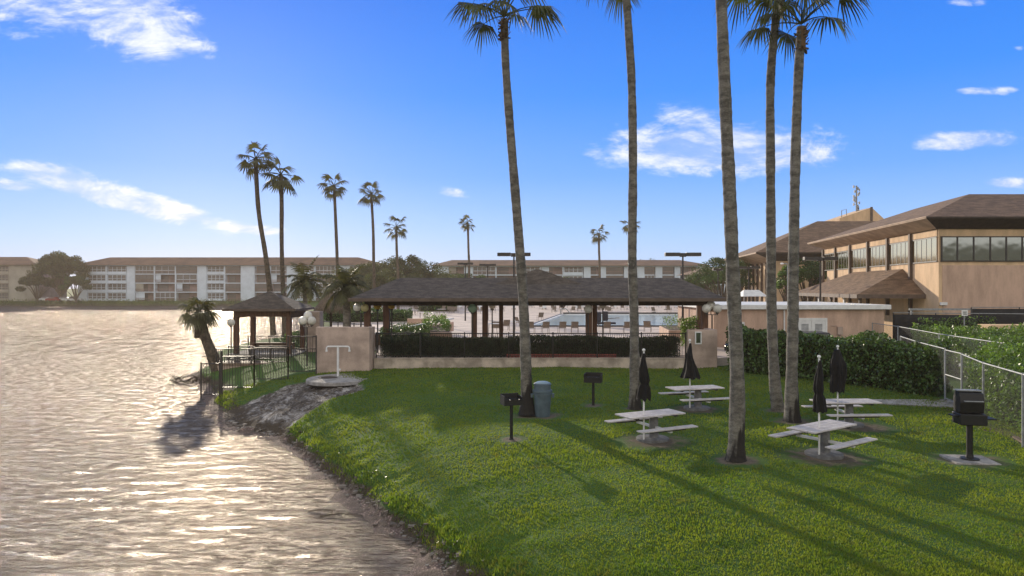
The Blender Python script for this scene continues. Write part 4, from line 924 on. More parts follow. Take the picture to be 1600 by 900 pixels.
mb = MB(); mb.add([(28.35,46.75,zt+.03),(32.35,74.8,zt+.03),(32.35,74.8,zt-.04),(28.35,46.75,zt-.04)], [(0,1,2,3)]); mb.build('gutter', FASCIAL, t)
# front strip windows
zw0, zw1 = at(0,407,48).z-B0, at(0,371,48).z-B0
xs = [X_(p, 47.9) for p in (1472,1496.5,1522,1548,1573,1598,1623,1648)]
fr = MB().box(xs[0]-.06, xs[-1]+.06, 47.90, 47.968, zw1, zw1+.08).box(xs[0]-.06, xs[-1]+.06, 47.90, 47.968, zw0-.08, zw0)
for x in xs: fr.box(x-.05, x+.05, 47.9, 47.968, zw0+.001, zw1-.001)
for a, b in zip(xs, xs[1:]):
    wq = MB().box(a+.051, b-.051, 47.93, 47.966, zw0+.001, zw1-.001).build('window', GLG, t)
fr.build('window_frame', BRONZE, t)
# left wall window bays: pilasters and strips
pil = [1468,1425,1389,1358,1330,1307,1288]
def wall_t(px):
    q = (px-800)/F; return (A.x-q*A.y)/(q*wd_.y-wd_.x)
ts = [wall_t(p) for p in pil]
def wp(s, off, z): p = A+wd_*s+wn*off; return (p.x, p.y, z)
def wbox(mb, s0, s1, o0, o1, z0, z1):
    return mb.add([wp(s0,o0,z0),wp(s1,o0,z0),wp(s1,o1,z0),wp(s0,o1,z0),wp(s0,o0,z1),wp(s1,o0,z1),wp(s1,o1,z1),wp(s0,o1,z1)], [(3,2,1,0),(4,5,6,7),(0,1,5,4),(1,2,6,5),(2,3,7,6),(3,0,4,7)])
for s in ts[1:]:
    wbox(MB(), s-.14, s+.14, .002, .22, zw0-4.2, sb-.02).build('pilaster', FASCIA, t)
for s0, s1 in zip(ts, ts[1:]):
    a, b = s0+.30, s1-.16
    w_ = wbox(MB(), a, b, .01, .05, zw0, zw1).build('window', GLD, t); fr = MB(); nn_ = 5
    for k in range(0, nn_+1):
        s = a+(b-a)*k/nn_; wbox(fr, s-.035, s+.035, .052, .065, zw0, zw1)
    wbox(fr, a-.05, b+.05, .052, .08, zw1+.002, zw1+.09); wbox(fr, a-.05, b+.05, .052, .08, zw0-.09, zw0-.002); fr.build('frame', BRONZE, w_)
    wbox(MB(), a-.05, b+.05, .002, .06, zw1+.12, sb-.02).build('spandrel', STUCCO2, t)
MB().box(30.05,30.5,47.80,47.965,3.1,3.3).build('camera', WHITE, t)
# lean-to canopy
cz = 5.12-B0; ct = 7.1-B0
c0, c1 = (25.7,50.8), (29.0,70.5); w0_, w1_ = wp(2.6,.02,0), wp(22.5,.02,0)
p0 = wp(6,.03,ct); p1 = wp(17,.03,ct)
cp = thing('entrance_canopy', 'brown hipped canopy roof on posts against the clubhouse wall', 'canopy', (0,0,B0))
MB().add([(c0[0],c0[1],cz),(w0_[0],w0_[1]-.6,cz),p0,p1,(c1[0],c1[1],cz),(w1_[0],w1_[1],cz)], [(0,1,2),(0,2,3,4),(4,3,5)]).build('roof', SHINGLE2, cp)
mb = MB(); mb.beam((c0[0],c0[1],cz-.14),(w0_[0],w0_[1]-.6,cz-.14), .08, .3).beam((c0[0],c0[1],cz-.14),(c1[0],c1[1],cz-.14), .08, .3); mb.build('fascia', FASCIA, cp)
for k in range(6):
    f = k/5; MB().box(c0[0]+.5+(c1[0]-c0[0])*f-.09, c0[0]+.5+(c1[0]-c0[0])*f+.09, c0[1]+.5+(c1[1]-c0[1]-1)*f, c0[1]+.68+(c1[1]-c0[1]-1)*f, 0, cz-.3).build('post', WHITE if k % 2 else FASCIA, cp)
# far wing
t = thing('clubhouse_far_wing', 'farther clubhouse wing with tall vertical fins and brown roof', 'building', (0,0,B0))
fa = Vector((33.0,86,0)); fb = Vector((37.0,112,0)); fe = 10.0-B0; fr_ = 14.9-B0
MB().prism([(fa.x,fa.y),(62,86),(62,112),(fb.x,fb.y)], 0, fe-.2).build('wall', STUCCO2, t)
MB().add([(30.0,84,fe),(64,84,fe),(64,114,fe),(34.2,114,fe),(42.5,95,fr_),(52,95,fr_)], [(0,1,5,4),(1,2,5),(2,3,4,5),(3,0,4)]).build('roof', SHINGLE2, t)
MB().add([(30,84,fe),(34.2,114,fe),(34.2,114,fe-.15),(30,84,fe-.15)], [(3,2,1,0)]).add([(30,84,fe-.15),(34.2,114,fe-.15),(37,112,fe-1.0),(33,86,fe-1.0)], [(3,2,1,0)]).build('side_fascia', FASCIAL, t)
MB().add([(30,84,fe),(64,84,fe),(64,84,fe-.15),(30,84,fe-.15)], [(0,1,2,3)]).add([(30,84,fe-.15),(64,84,fe-.15),(62,86,fe-1.0),(33,86,fe-1.0)], [(3,2,1,0)]).build('front_fascia', MATS['fascia_shaded'], t)
fd = (fb-fa).normalized(); fn = Vector((-fd.y, fd.x, 0)); L = (fb-fa).length
for k in range(9):
    p = fa+fd*(L*(k+.3)/9); q = p+fd*.0; MB().beam((p.x+fn.x*.12,p.y+fn.y*.12,0),(p.x+fn.x*.12,p.y+fn.y*.12,fe-1.05), .30, .22).build('fin', FASCIA, t)
for k in range(4):
    x = 35+k*3.2; MB().box(x, x+.3, 85.6, 85.98, 0, fe-1.1).build('fin', FASCIA, t)
# tower
t = thing('stair_tower', 'tan flat-topped stair tower rising between the clubhouse roofs', 'tower', (0,0,B0))
TY = 104; tx0, tx1 = X_(1312, TY), X_(1364, TY); z0t, z1t = at(0,341,TY).z-B0, at(0,323.5,TY).z-B0
MB().add([(tx0,TY,0),(tx1,TY,0),(tx1,TY+6,0),(tx0,TY+6,0),(tx0,TY,z0t),(tx1,TY,z1t),(tx1,TY+6,z1t),(tx0,TY+6,z0t)], [(3,2,1,0),(4,5,6,7),(0,1,5,4),(1,2,6,5),(2,3,7,6),(3,0,4,7)]).build('wall', STUCCO2, t)
x3 = X_(1384,TY); MB().add([(tx1+.01,TY+.2,0),(x3,TY+.2,0),(x3,TY+6,0),(tx1+.01,TY+6,0),(tx1+.01,TY+.2,z1t-.1),(x3,TY+.2,z0t-.2),(x3,TY+6,z0t-.2),(tx1+.01,TY+6,z1t-.1)], [(3,2,1,0),(4,5,6,7),(0,1,5,4),(1,2,6,5),(2,3,7,6),(3,0,4,7)]).build('sloped_side', STUCCO2, t)
MB().box(tx1-.4,tx1-.05,TY-.1,TY-.01,5,z1t+.02).build('pilaster', FASCIA, t)
MB().tube([(tx0+.8,TY+1,z0t),(tx0+.8,TY+1,z0t+1.3),(tx0+1.5,TY+1,z0t+1.5),(tx0+1.6,TY+1,z0t)], .06, 6).build('ladder_hoop', GALV, t)
t = thing('antenna_mast', 'slender rooftop antenna mast with panel antennas and dishes', 'antenna', (X_(1338.5,107), 107, at(0,332,107).z))
H = at(0,290,107).z-at(0,332,107).z; MB().tube([(0,0,-1),(0,0,H)], .12, 8).build('mast', GALV, t); mb = MB(); r = random.Random(5)
for k in range(16):
    z_ = H*.06+k*H*.06; s = r.choice((-1.6, -1, 1, 1.5, .7)); mb.box(s*.28-.09, s*.28+.09, -.1, .1, z_-.2, z_+.2).beam((0,0,z_), (s*.3,0,z_), .05, .05)
mb.build('panel_antenna', mat('antenna_grey', (.30,.32,.35), .6), t); MB().lathe([(.22,0),(.2,.05)], 10).build('base_ring', GALV, t)

# ------------------------------------------------------------------ dark screen fence, sign
def screen(label, a, b, z0, z1, npost):
    a = Vector((*a, 0)); b = Vector((*b, 0)); d = (b-a); L = d.length; ang = math.atan2(d.y, d.x)
    t = thing('screened_fence', label, 'fence', (a.x, a.y, z0), ang, 'dark windscreen fences'); H = z1-z0
    n = 60; vs = []; r = random.Random(npost)
    for k in range(n+1):
        for j in range(5): vs.append((L*k/n, .04*math.sin(k*1.1)*(j/2)*(2-j/2)+.03*r.random(), .1+(H-.2)*j/4))
    o = MB().add(vs, [(k*5+j, (k+1)*5+j, (k+1)*5+j+1, k*5+j+1) for k in range(n) for j in range(4)]).build('screen_cloth', TARP, t, smooth=True)
    o.modifiers.new('thick', 'SOLIDIFY').thickness = .01
    for k in range(npost): x = L*k/(npost-1); MB().tube([(x,.10,0),(x,.10,H)], .035, 8).build('post', BRONZE, t)
    MB().tube([(0,.10,H),(L,.10,H)], .025, 6).build('top_rail', GALV, t)
screen('tall black windscreen fence below the clubhouse wall', (30, 44.5), (52, 44.5), 1.3, 4.34, 8)
screen('lower black windscreen fence beside the service building', (24.6, 44.0), (34, 41.5), 1.3, 4.0, 5)
t = thing('metal_box_rail', 'pale metal guard panel in front of the windscreen fence', 'barrier', (X_(1420,46),45.9,3.9)); MB().box(0,4.5,0,.1,.2,.33).build('panel', GALV, t); MB().box(.1,.2,.02,.08,-2.6,.199).build('leg', GALV, t); MB().box(4.2,4.3,.02,.08,-2.6,.199).build('leg', GALV, t)
t = thing('notice_sign', 'small white notice sign on a post above the bright hedge', 'sign', (X_(1507,40),40,1.3))
zc = at(0,489,40).z-1.3; MB().tube([(0,0,0),(0,0,zc+.2)], .03, 8).build('post', GALV, t); s = MB().box(-.17,.17,-.05,-.03,zc-.17,zc+.17).build('sign_board', WHITE, t)
MB().box(-.12,.12,-.058,-.052,zc+.05,zc+.08).box(-.12,.10,-.058,-.052,zc-.01,zc+.02).box(-.10,.12,-.058,-.052,zc-.09,zc-.05).build('lettering', mat('ink', (.08,.08,.1), .6), s)
t = thing('concrete_ledge', 'beige concrete ledge beyond the bright hedge at the right edge', 'wall', (X_(1558,39),39.5,1.3)); MB().box(0,9,0,1.2,0,2.15).build('wall', STUCCO2, t, bevel=.02)
hedge('loose shrubs on the ledge near the windscreen fence', [(25.5,42.2),(30,42.2),(30,42.9),(25.5,42.9)], 1.4, 3.7, 1800, .16, HEDGEL, 95, .3, name='shrub', core=False)

# ------------------------------------------------------------------ cars
def car(label, loc, rz, m, suv=False, group=None):
    t = thing('parked_car', label, 'car', loc, rz, group); h = .25 if suv else 0
    prof = [(-2.2,.35),(-2.25,.75),(-2.1,.95),(-1.5,1.0),(-1.0,1.45+h),(.7,1.48+h),(1.35,1.02+h*.4),(2.1,.88+h*.3),(2.25,.6),(2.2,.35)]
    n = len(prof); vs = [(x,-.85,z) for x,z in prof]+[(x,.85,z) for x,z in prof]
    MB().add(vs, [tuple(range(n)), tuple(reversed(range(n,2*n)))]+[(i,n+i,n+(i+1)%n,(i+1)%n) for i in range(n)]).build('body', m, t, bevel=.06)
    for s in (-1, 1):
        gq = [(-1.25,1.02),(-.93,1.38+h),(.62,1.40+h),(1.15,1.04)]; vs = [(x,s*.855,z) for x,z in gq]+[(x,s*.87,z) for x,z in gq]
        MB().add(vs, [(0,1,2,3),(7,6,5,4),(0,4,5,1),(1,5,6,2),(2,6,7,3),(3,7,4,0)]).build('side_window', GLF, t)
        for x in (-1.4, 1.4):
            o = MB().tube([(x,s*.70,.33),(x,s*.88,.33)], .33, 16).build('wheel', TYRE, t); MB().tube([(x,s*.881,.33),(x,s*.89,.33)], .19, 12).build('rim', GALV, o)
for i, (px, m, lb) in enumerate([(68, CARW, 'white car parked at the left under the far-shore trees'), (82, CARR, 'dark red car parked between the white cars on the far shore'), (97, CARW, 'white car parked under the middle of the broad tree'), (114, CARW, 'white car parked nearest the left end of the long condominium')]):
    car(lb, (X_(px,217.5), 219-(i%2)*1.0, 1.25), R(8*i-10), m, i == 3, 'cars parked on the far shore')
car('black truck-like car roof showing over the hedge left of the louvred doors', (X_(1197,40.5), 40.5, 1.35), R(4), CARD, True, 'cars behind the tall hedge')
car('black car showing over the hedge in front of the louvred doors', (X_(1268,39.5), 39.5, 1.35), R(-6), CARD, True, 'cars behind the tall hedge')
car('white car barely showing over the hedge near the meter box', (X_(1345,38.0), 38.8, 1.2), R(2), CARW, False, 'cars behind the tall hedge')

# ------------------------------------------------------------------ light poles
def floodpole(label, px, Y, ytop, half, zb=DZ, single=False, group='double floodlight poles'):
    x = X_(px, Y); z = at(0, ytop, Y).z-zb; t = thing('floodlight_pole', label, 'street lamp', (x, Y, zb), 0, group); hw = half*Y/F
    MB().tube([(0,0,0),(0,0,z-.02)], [.09,.06], 8).build('pole', BRONZE, t, smooth=True)
    MB().box(-.22,.22,-.12,.12,z-.18,z+.1).build('bracket', BRONZE, t)
    for s in ((-1, 1) if not single else (-1,)):
        a, b = sorted((s*.23, s*hw)); o = MB().box(a, b, -.2, .2, z-.13, z+.13).build('lamp_head', BRONZE, t, bevel=.02)
        MB().box(a+.05, b-.05, -.15, .15, z-.14, z-.131).build('lens', WHITE, o)
floodpole('double floodlight pole behind the pavilion next to the bin palm', 803, 52, 397.5, 26)
floodpole('double floodlight pole left of the nearest palm trunk', 1067, 50, 397.5, 28)
floodpole('floodlight pole in front of the clubhouse window row', 1282, 55, 404, 26, 1.3)
floodpole('thin double lamp pole before the vertical fins', 1170, 75, 418, 17, 1.3)
floodpole('thin lamp pole rising left of the pavilion roof peak', 762, 80, 414, 13)
floodpole('thin lamp pole just right of the lone small palm', 727, 78, 412, 12)
floodpole('slim lamp pole behind the right end of the pavilion roof', 1122, 85, 421, 8, 1.3)
t = thing('curved_lamp', 'pale curved-neck lamp before the shaded clubhouse wall', 'street lamp', (X_(1231,60),60,1.3)); zc = at(0,412,60).z-1.3
MB().tube([(0,0,0),(0,0,zc-.2),(-.1,0,zc),(-.4,0,zc)], .06, 8).build('pole', GALV, t); MB().sphere((-.5,0,zc), .16, 10, 6, .6).build('lamp_head', WHITE, t)
# small white shade tent
t = thing('shade_tent', 'small white peaked tent roof on four poles behind the service building', 'tent', (X_(1174,62),62,1.3)); zt0, zt1 = at(0,463,62).z-1.3, at(0,453,62).z-1.3
MB().add([(-1.1,-1.1,zt0),(1.1,-1.1,zt0),(1.1,1.1,zt0),(-1.1,1.1,zt0),(-.7,0,zt1),(.7,0,zt1)], [(0,1,5,4),(1,2,5),(2,3,4,5),(3,0,4)]).build('roof', WHITE, t)
for a in (-1, 1):
    for b in (-1, 1): MB().tube([(a,b,0),(a,b,zt0)], .04, 6).build('leg', GALV, t)

# ------------------------------------------------------------------ pool deck furniture
def chair_obj():
    t = thing('patio_chair', 'x', 'chair', (0,0,0), 0)
    mb = MB()
    for s in (-.28, .28): mb.tube([(s,.3,0),(s,.26,.62),(s,-.22,.6),(s,-.26,0)], .018, 5).tube([(s,-.2,.4),(s,-.42,.95)], .018, 5)
    mb.tube([(-.28,-.42,.95),(.28,-.42,.95)], .018, 5); mb.build('frame', CHFRAME, t)
    MB().box(-.26,.26,-.2,.26,.39,.41).build('seat', SLING, t)
    MB().add([(-.26,-.21,.45),(.26,-.21,.45),(.26,-.42,.94),(-.26,-.42,.94),(-.26,-.23,.44),(.26,-.23,.44),(.26,-.44,.93),(-.26,-.44,.93)], [(3,2,1,0),(4,5,6,7),(0,1,5,4),(1,2,6,5),(2,3,7,6),(3,0,4,7)]).build('backrest', SLING, t)
    return t
ch = chair_obj(); first = True
def put_chair(x, y, rz, label, group):
    global first
    if first: o = ch; first = False
    else: o = dup(ch)
    o.location = (x, y, DZ); o.rotation_euler = (0, 0, rz); o['label'] = label; o['group'] = group
CHL = [(830,'immediately right of the bin palm'),(852,'second right of the bin palm'),(878,'third right of the bin palm'),(898,'just left of the pavilion post with the pale globe'),(948,'below the dark pool lift'),(980,'just left of the straight palm')]
for px, lb in CHL: put_chair(X_(px, 57), 57, R(random.Random(px).uniform(-15, 15)), 'tan front-row patio chair '+lb, 'front row of chairs facing the pool')
for px, Y, lb in [(790,60,'tan patio chair left of the bin palm, beside the bar table'),(776,57,'tan patio chair behind the thin pavilion post'),(812,66,'tan patio chair hidden partly by the bin palm trunk'),(844,78,'tan patio chair alone on the open deck near the pool corner'),(695,70,'tan reclining chair by the third pavilion post'),(1012,58,'tan patio chair just right of the straight palm')]:
    put_chair(X_(px,Y), Y, R(random.Random(px).uniform(-60, 60)), lb, 'scattered chairs on the near deck')
rr = random.Random(77)
for k in range(46):
    Y = rr.choice((100, 103, 108, 114, 122, 131)); px = rr.uniform(640, 1085)
    put_chair(X_(px,Y), Y+rr.uniform(-1,1), rr.uniform(-.5,.5)+math.pi, 'small tan patio chair far off on the deck beyond the pool', 'distant chairs beyond the pool')
def lounge():
    t = thing('pool_lounger', 'x', 'lounger', (0,0,0), 0, 'loungers beyond the pool'); mb = MB()
    mb.box(-.32,-.28,-.9,.6,.28,.33).box(.28,.32,-.9,.6,.28,.33)
    for s in (-.3,.3):
        for y in (-.8,.5): mb.box(s-.02,s+.02,y-.02,y+.02,0,.28)
    mb.build('frame', CHFRAME, t); MB().box(-.279,.279,-.9,.2,.29,.32).build('seat', WHITE, t)
    MB().add([(-.28,.2,.32),(.28,.2,.32),(.28,.75,.8),(-.28,.75,.8),(-.28,.2,.28),(.28,.2,.28),(.28,.78,.77),(-.28,.78,.77)], [(0,1,2,3),(7,6,5,4),(0,4,5,1),(1,5,6,2),(2,6,7,3),(3,7,4,0)]).build('backrest', WHITE, t); return t
lg = lounge()
for k in range(26):
    o = lg if k == 0 else dup(lg); px = 655+k*16.2+rr.uniform(-3,3); Y = 118+6*(k%3); o.location = (X_(px,Y), Y, DZ); o.rotation_euler = (0,0,rr.uniform(-.3,.3)); o['label'] = 'small white lounger among the rows at the far side of the pool deck'
def rtable(label, px, Y, r_=.5, h=.72, group='tables on the pool deck'):
    t = thing('patio_table', label, 'table', (X_(px,Y), Y, DZ), 0, group)
    MB().lathe([(r_,h-.03),(r_,h),(.01,h)], 20).build('tabletop', WHITEB, t)
    for a in range(4): MB().tube([(r_*.7*math.cos(a*1.57+.8), r_*.7*math.sin(a*1.57+.8),0),(r_*.6*math.cos(a*1.57+.8), r_*.6*math.sin(a*1.57+.8),h-.03)], .02, 5).build('leg', CHFRAME, t)
rtable('high white patio table between the middle pavilion posts', 770, 54, .7, .95); rtable('round patio table just left of the bin palm', 800, 62, .6)
rtable('round patio table out on the deck left of the green globe', 660, 85, .6); rtable('round patio table near the far chairs left of the pool', 690, 98, .7); rtable('round patio table at the left before the clipped hedge', 645, 95, .7)
# closed far umbrellas / posts on deck
for i, (px, Y, yt) in enumerate([(852,125,478),(868,110,474),(895,125,478),(955,125,474),(878,95,474),(1000,128,476),(1040,118,474),(980,120,478),(1022,104,474)]):
    t = thing('deck_umbrella', 'small dark closed umbrella on the far pool deck', 'umbrella', (X_(px,Y), Y, DZ), 0, 'closed umbrellas beyond the pool')
    MB().tube([(0,0,0),(0,0,2.5)], .03, 6).build('pole', BRONZE, t); MB().lathe([(.05,2.55),(.16,2.1),(.24,1.3),(.2,1.1)], 10).build('canopy', CANVAS, t); MB().lathe([(.3,0),(.3,.1),(.05,.12)], 12).build('base', CONCD, t)
t = thing('pool_lift', 'dark pool lift seat with two tall backs at the pool edge', 'pool lift', (X_(945,65.5), 65.5, DZ))
MB().box(-.9,-.35,-.2,.2,.5,1.45).build('seat_back', mat('navy_pad', (.012,.016,.03), .6), t, bevel=.08); MB().box(-.2,.3,-.2,.2,.6,1.5).build('seat_back', MATS['navy_pad'], t, bevel=.08)
MB().box(-1.0,1.0,-.5,.3,.3,.48).build('seat', MATS['navy_pad'], t, bevel=.04); MB().tube([(.2,0,0),(.2,0,.8),(1.4,0,.9)], .05, 8).build('arm', GALV, t); MB().tube([(-.6,0,0),(-.6,0,.3)], .05, 8).build('leg', GALV, t)
t = thing('pool_handrail', 'pale steel handrail at the left far corner of the pool', 'handrail', (X_(880,94),93,DZ)); MB().tube([(-.4,0,0),(-.4,0,.85),(.3,0,.95),(.9,0,.3)], .04, 6).tube([(-.4,.7,0),(-.4,.7,.85),(.3,.7,.95),(.9,.7,.3)], .04, 6).build('rail', GALV, t)
# hanging speaker-like lamp near post
t = thing('wall_bell', 'round black ball fixed beside the pavilion post, left of the straight palm', 'fitting', (X_(932,38.2), 38.2, DZ)); MB().sphere((0,0,.62+.0), .17, 14, 10).build('ball', BLACK, t, smooth=True); MB().tube([(0,0,0),(0,0,.46)], .03, 6).build('stem', BLACK, t)
# planters
def planter(label, pts, z1, sz, seed, lm=HEDGEL, n=2500):
    t = thing('planter', label, 'planter', (pts[0][0], pts[0][1], DZ)); q = [(a-pts[0][0], b-pts[0][1]) for a, b in pts]
    MB().prism(q, 0, z1).build('wall', STUCCO, t, bevel=.03)
    c = np.array(q).mean(0); MB().prism([tuple(c+(np.array(p)-c)*.86) for p in q], z1+.001, z1+.03).build('soil', TREEBARK, t)
    hedge(sz, [tuple(np.array(pts[0])+c+(np.array(p)-c)*.82) for p in q], DZ+z1, DZ+z1+.75, n, .12, lm, seed, .2, name='planter_shrub', core=False)
planter('beige planter wall curving behind the left pavilion posts', [(X_(668,47),46),(X_(708,47),46),(X_(700,54),54),(X_(655,54),54)], .75, 'rounded light green shrub in the beige planter', 101)
planter('low beige planter at the right end of the pavilion', [(X_(1035,50),48),(X_(1068,50),48),(X_(1062,54),54),(X_(1030,54),54)], .75, 'pale yellow-green shrub in the right planter', 102, n=500)
hedge('low green hedge strip behind the left pavilion posts', [(X_(595,43),42.5),(X_(668,44),44),(X_(664,52),52),(X_(610,52),50)], 1.86, 2.95, 9000, .10, HEDGE, 103, .12)
hedge('yellow-green shrub beside the last pavilion post', [(X_(1068,44),43.4),(X_(1088,44),43.4),(X_(1088,44),44.6),(X_(1068,44),44.6)], 1.86, 3.75, 2600, .12, HEDGEL, 104, .2, name='shrub', core=False)
hedge('low shrubs growing between gazebo and stucco wall', [(X_(448,52),50.8),(X_(475,52),50.8),(X_(475,52),52),(X_(448,52),52)], 1.1, 2.2, 2200, .12, HEDGEL, 105, .2, name='shrub', core=False)
hedge('dark hedge left behind the small thatched shelter', [(X_(508,75),74),(X_(640,75),76),(X_(640,78),79),(X_(508,78),77)], 1.86, 3.2, 9000, .16, HEDGE, 106, .2)
hedge('trimmed dark hedge at the far left of the pool deck', [(X_(655,110),109),(X_(712,110),109),(X_(712,110),111.5),(X_(655,110),111.5)], 1.86, 3.9, 6000, .25, HEDGE, 107, .3)
t = thing('ramp_wall', 'long pale sloping ramp wall behind the left pavilion posts', 'wall', (X_(580,44), 44, DZ)); MB().beam((0,0,.75),(4.2,12,1.25), .25, .12).build('cap', WHITE, t); MB().beam((0,0,.3),(4.2,12,.6), .2, .75).build('wall', STUCCO, t)
t = thing('stucco_pillar', 'square stucco pillar between gazebo and feather palm', 'pillar', (X_(492,47),47,1.2)); MB().box(-.45,.45,-.45,.45,0,2.8).build('pillar', STUCCOG, t, bevel=.02)
t = thing('stucco_block', 'beige stucco block on the deck left of the planter', 'wall', (X_(655,58),58,DZ)); MB().box(-1.0,1.0,-.2,.2,0,1.15).build('wall', STUCCO, t, bevel=.02)
t = thing('thatched_shelter', 'small round thatched shelter left of the pavilion', 'shelter', (X_(517,52),52,1.3)); zt1, zt0 = at(0,455,52).z-1.3, at(0,484,52).z-1.3
o = MB().lathe([(1.25,zt0-.05),(1.22,zt0+.12),(.8,zt0+.65),(.3,zt1-.1),(.02,zt1)], 28).build('thatch_roof', THATCH, t, smooth=True); MB().tube([(0,0,0),(0,0,zt1-.2)], .09, 8).build('pole', WOODD, t)
mb = MB(); r = random.Random(4)
for k in range(160):
    a = r.uniform(0,6.28); q = 1.2*r.uniform(.94,1.04); mb.beam((q*math.cos(a),q*math.sin(a),zt0+.1),(q*1.04*math.cos(a),q*1.04*math.sin(a),zt0-r.uniform(.1,.3)), .05, .02)
mb.build('thatch_fringe', THATCH, t)
picket_fence('dark fence beside the thatched shelter left of the pavilion', (X_(505,56),56), (X_(580,50),50), 1.5, 2.9, .16, 4, group='dark fences left of the pavilion', mtl=BRONZE)
picket_fence('distant dark fence along the left side of the pool deck', (X_(560,90),90), (X_(668,96),96), 1.86, 3.1, .25, 5, group='dark fences left of the pavilion', mtl=BRONZE)

# ------------------------------------------------------------------ condominiums
def condo(label, Y, bays, z0, fh, nf, roofx, ridge_h, ov=1.2, depth=16, cols=None, slabm=None, recm=None):
    x0, x1 = X_(bays[0][0], Y), X_(bays[-1][1], Y); H = fh*nf; cr_ = random.Random(int(x0))
    t = thing('condominium', label, 'building', (x0, Y, z0), 0, 'four-storey condominiums around the lake'); L = x1-x0; slabm = slabm or FARWALL
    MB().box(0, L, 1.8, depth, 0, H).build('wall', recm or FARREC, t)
    a, b = roofx[0]-x0, roofx[1]-x0
    MB().add([(-ov,-ov,H),(L+ov,-ov,H),(L+ov,depth+ov,H),(-ov,depth+ov,H),(a,depth/2,H+ridge_h),(b,depth/2,H+ridge_h)], [(0,1,5,4),(1,2,5),(2,3,4,5),(3,0,4),(3,2,1,0)]).build('roof', FARROOF, t)
    mb = MB()
    for k in range(1, nf): mb.box(0, L, .0, 1.79, k*fh-.14, k*fh+.14)
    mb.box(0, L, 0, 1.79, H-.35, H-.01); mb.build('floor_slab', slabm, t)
    for (pa, pb, kind) in bays:
        xa, xb = X_(pa, Y)-x0, X_(pb, Y)-x0
        if kind == 's': MB().box(xa+.02, xb-.02, -.12, 1.78, 0, H-.02).build('wall_panel', slabm, t); continue
        MB().box(xa-.18, xa+.18, -.06, 1.7, 0, H-.36).build('column', slabm, t)
        for k in range(nf):
            zb = k*fh+.141; zt = (k+1)*fh-.141 if k < nf-1 else H-.351
            if kind == 'w':
                o = MB().box(xa+.2, xb-.2, .35, .45, zb, zt).build('balcony_wall', slabm, t) if k % 2 == 0 else None
                wv = MB().box(xa+.4, xb-.4, .28, .34, zb+.75, zt-.25).build('window', GLF, t); fm = MB()
                for j in range(5): x = xa+.4+(xb-xa-.8)*j/4; fm.box(x-.07, x+.07, .2, .279, zb+.7, zt-.2)
                fm.box(xa+.33, xb-.33, .2, .279, zb+1.3, zb+1.4); fm.build('frame', slabm, wv)
                MB().box(xa+.2, xb-.2, .1, .19, zb, zb+.7).build('balcony_front', slabm, t)
            else:
                mb = MB().box(xa+.2, xb-.2, .05, .1, zb+.85, zb+.95)
                for x in np.arange(xa+.3, xb-.2, .3): mb.box(x-.03, x+.03, .06, .09, zb, zb+.849)
                mb.build('balcony_rail', recm or FARREC, t)
                q = cr_.random()
                if q < .4:
                    wv = MB().box(xa+.22, xb-.22, .14, .18, zb+.02, zt-.02).build('window', GLF, t); fm = MB(); m_ = cr_.randint(3, 6)
                    for j in range(m_+1): x = xa+.26+(xb-xa-.52)*j/m_; fm.box(x-.05, x+.05, .11, .139, zb+.02, zt-.02)
                    fm.box(xa+.22, xb-.22, .11, .139, zb+1.0, zb+1.12); fm.build('frame', slabm if q < .25 else FASCIA, wv)
                elif q < .6:
                    MB().box(xa+.3, xa+.3+(xb-xa-.6)*cr_.uniform(.25, .6), .3, .34, zb+.3, zt).build('blind', FARTAN if q < .5 else slabm, t)
                MB().box(xa+.6, xa+.6+(xb-xa)*.45, 1.70, 1.795, zb, zt-.35).build('patio_door', GLF, t)
    return t
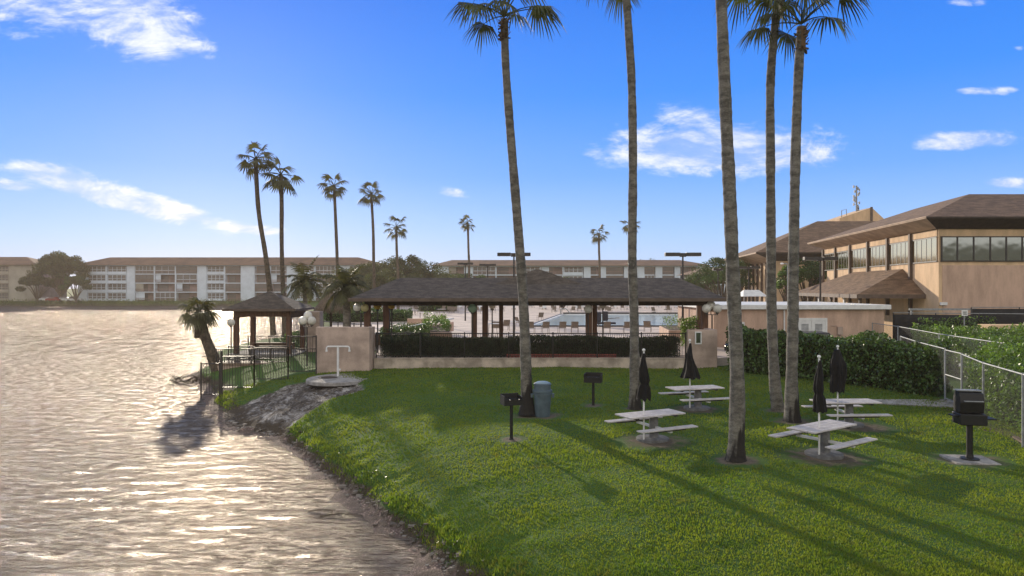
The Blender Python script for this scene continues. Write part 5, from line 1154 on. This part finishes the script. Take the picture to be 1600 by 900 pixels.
C2 = [(122,135,'s'),(135,166,'w'),(166,198,'w'),(198,210,'s'),(210,241,'b'),(241,274,'b'),(274,308,'b'),(308,322,'s'),(322,351,'w'),(351,376,'b'),(376,397,'s'),(397,422,'b'),(422,448,'b'),(448,460,'s'),(460,492,'w'),(492,524,'b'),(524,545,'s'),(545,575,'b'),(575,598,'w')]
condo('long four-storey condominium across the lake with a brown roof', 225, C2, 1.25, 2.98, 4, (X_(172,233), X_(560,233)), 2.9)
condo('partly seen condominium at the far left behind the trees', 226, [(-110,-80,'s'),(-80,-45,'w'),(-45,-10,'b'),(-10,14,'w'),(14,55,'s')], 1.25, 3.0, 4, (X_(-90,234), X_(42,234)), 3.0, slabm=FARTAN)
C3 = [(678,700,'s'),(700,725,'b'),(725,738,'s'),(738,775,'b'),(775,812,'b'),(812,845,'w'),(845,880,'b'),(880,912,'w'),(912,922,'s'),(922,938,'b'),(938,946,'s'),(946,975,'b'),(975,997,'s'),(997,1006,'s'),(1006,1024,'b'),(1024,1034,'s'),(1034,1054,'b'),(1054,1062,'s'),(1062,1090,'b'),(1090,1108,'s')]
condo('pale condominium with a low brown roof behind the pavilion', 200, C3, 1.25, 2.72, 4, (X_(706,208), X_(1062,208)), 2.0)
condo('small grey condominium end seen between trees right of the pavilion', 170, [(1090,1110,'s'),(1110,1128,'b'),(1128,1150,'s')], 1.25, 2.6, 3, (X_(1100,178), X_(1140,178)), 2.0, recm=FARTAN)

# far shore reeds
r = np.random.default_rng(44); n = 16000; xs = r.uniform(-190, -58, n); ys = 215.0+r.random(n)*4.0
tag(leaves('shore_reeds', np.stack([xs, ys, .05+r.random(n)**1.3*(1.2+.25*(ys-215))], 1), .5, mat('reed_green', (.11, .15, .045), .7, .3, .3, trans=.3), seed=3, up=1.5, asp=.3), 'strip of reeds and low shrubs along the far shore', 'reeds', kind='stuff')

# ------------------------------------------------------------------ haze
m = bpy.data.materials.new('haze'); m.use_nodes = True; tt = NT(m.node_tree)
vol = tt.n('ShaderNodeVolumePrincipled', i_Color=c4((.80, .66, .52)), i_Density=.00052, i_Anisotropy=.28)
tt.n('ShaderNodeOutputMaterial', i_Volume=vol.outputs[0])
hz = MB().box(-620, 620, -80, 420, -12, 27).build('haze', m); tag(hz, 'thin warm evening haze over the lake', 'haze', kind='stuff')
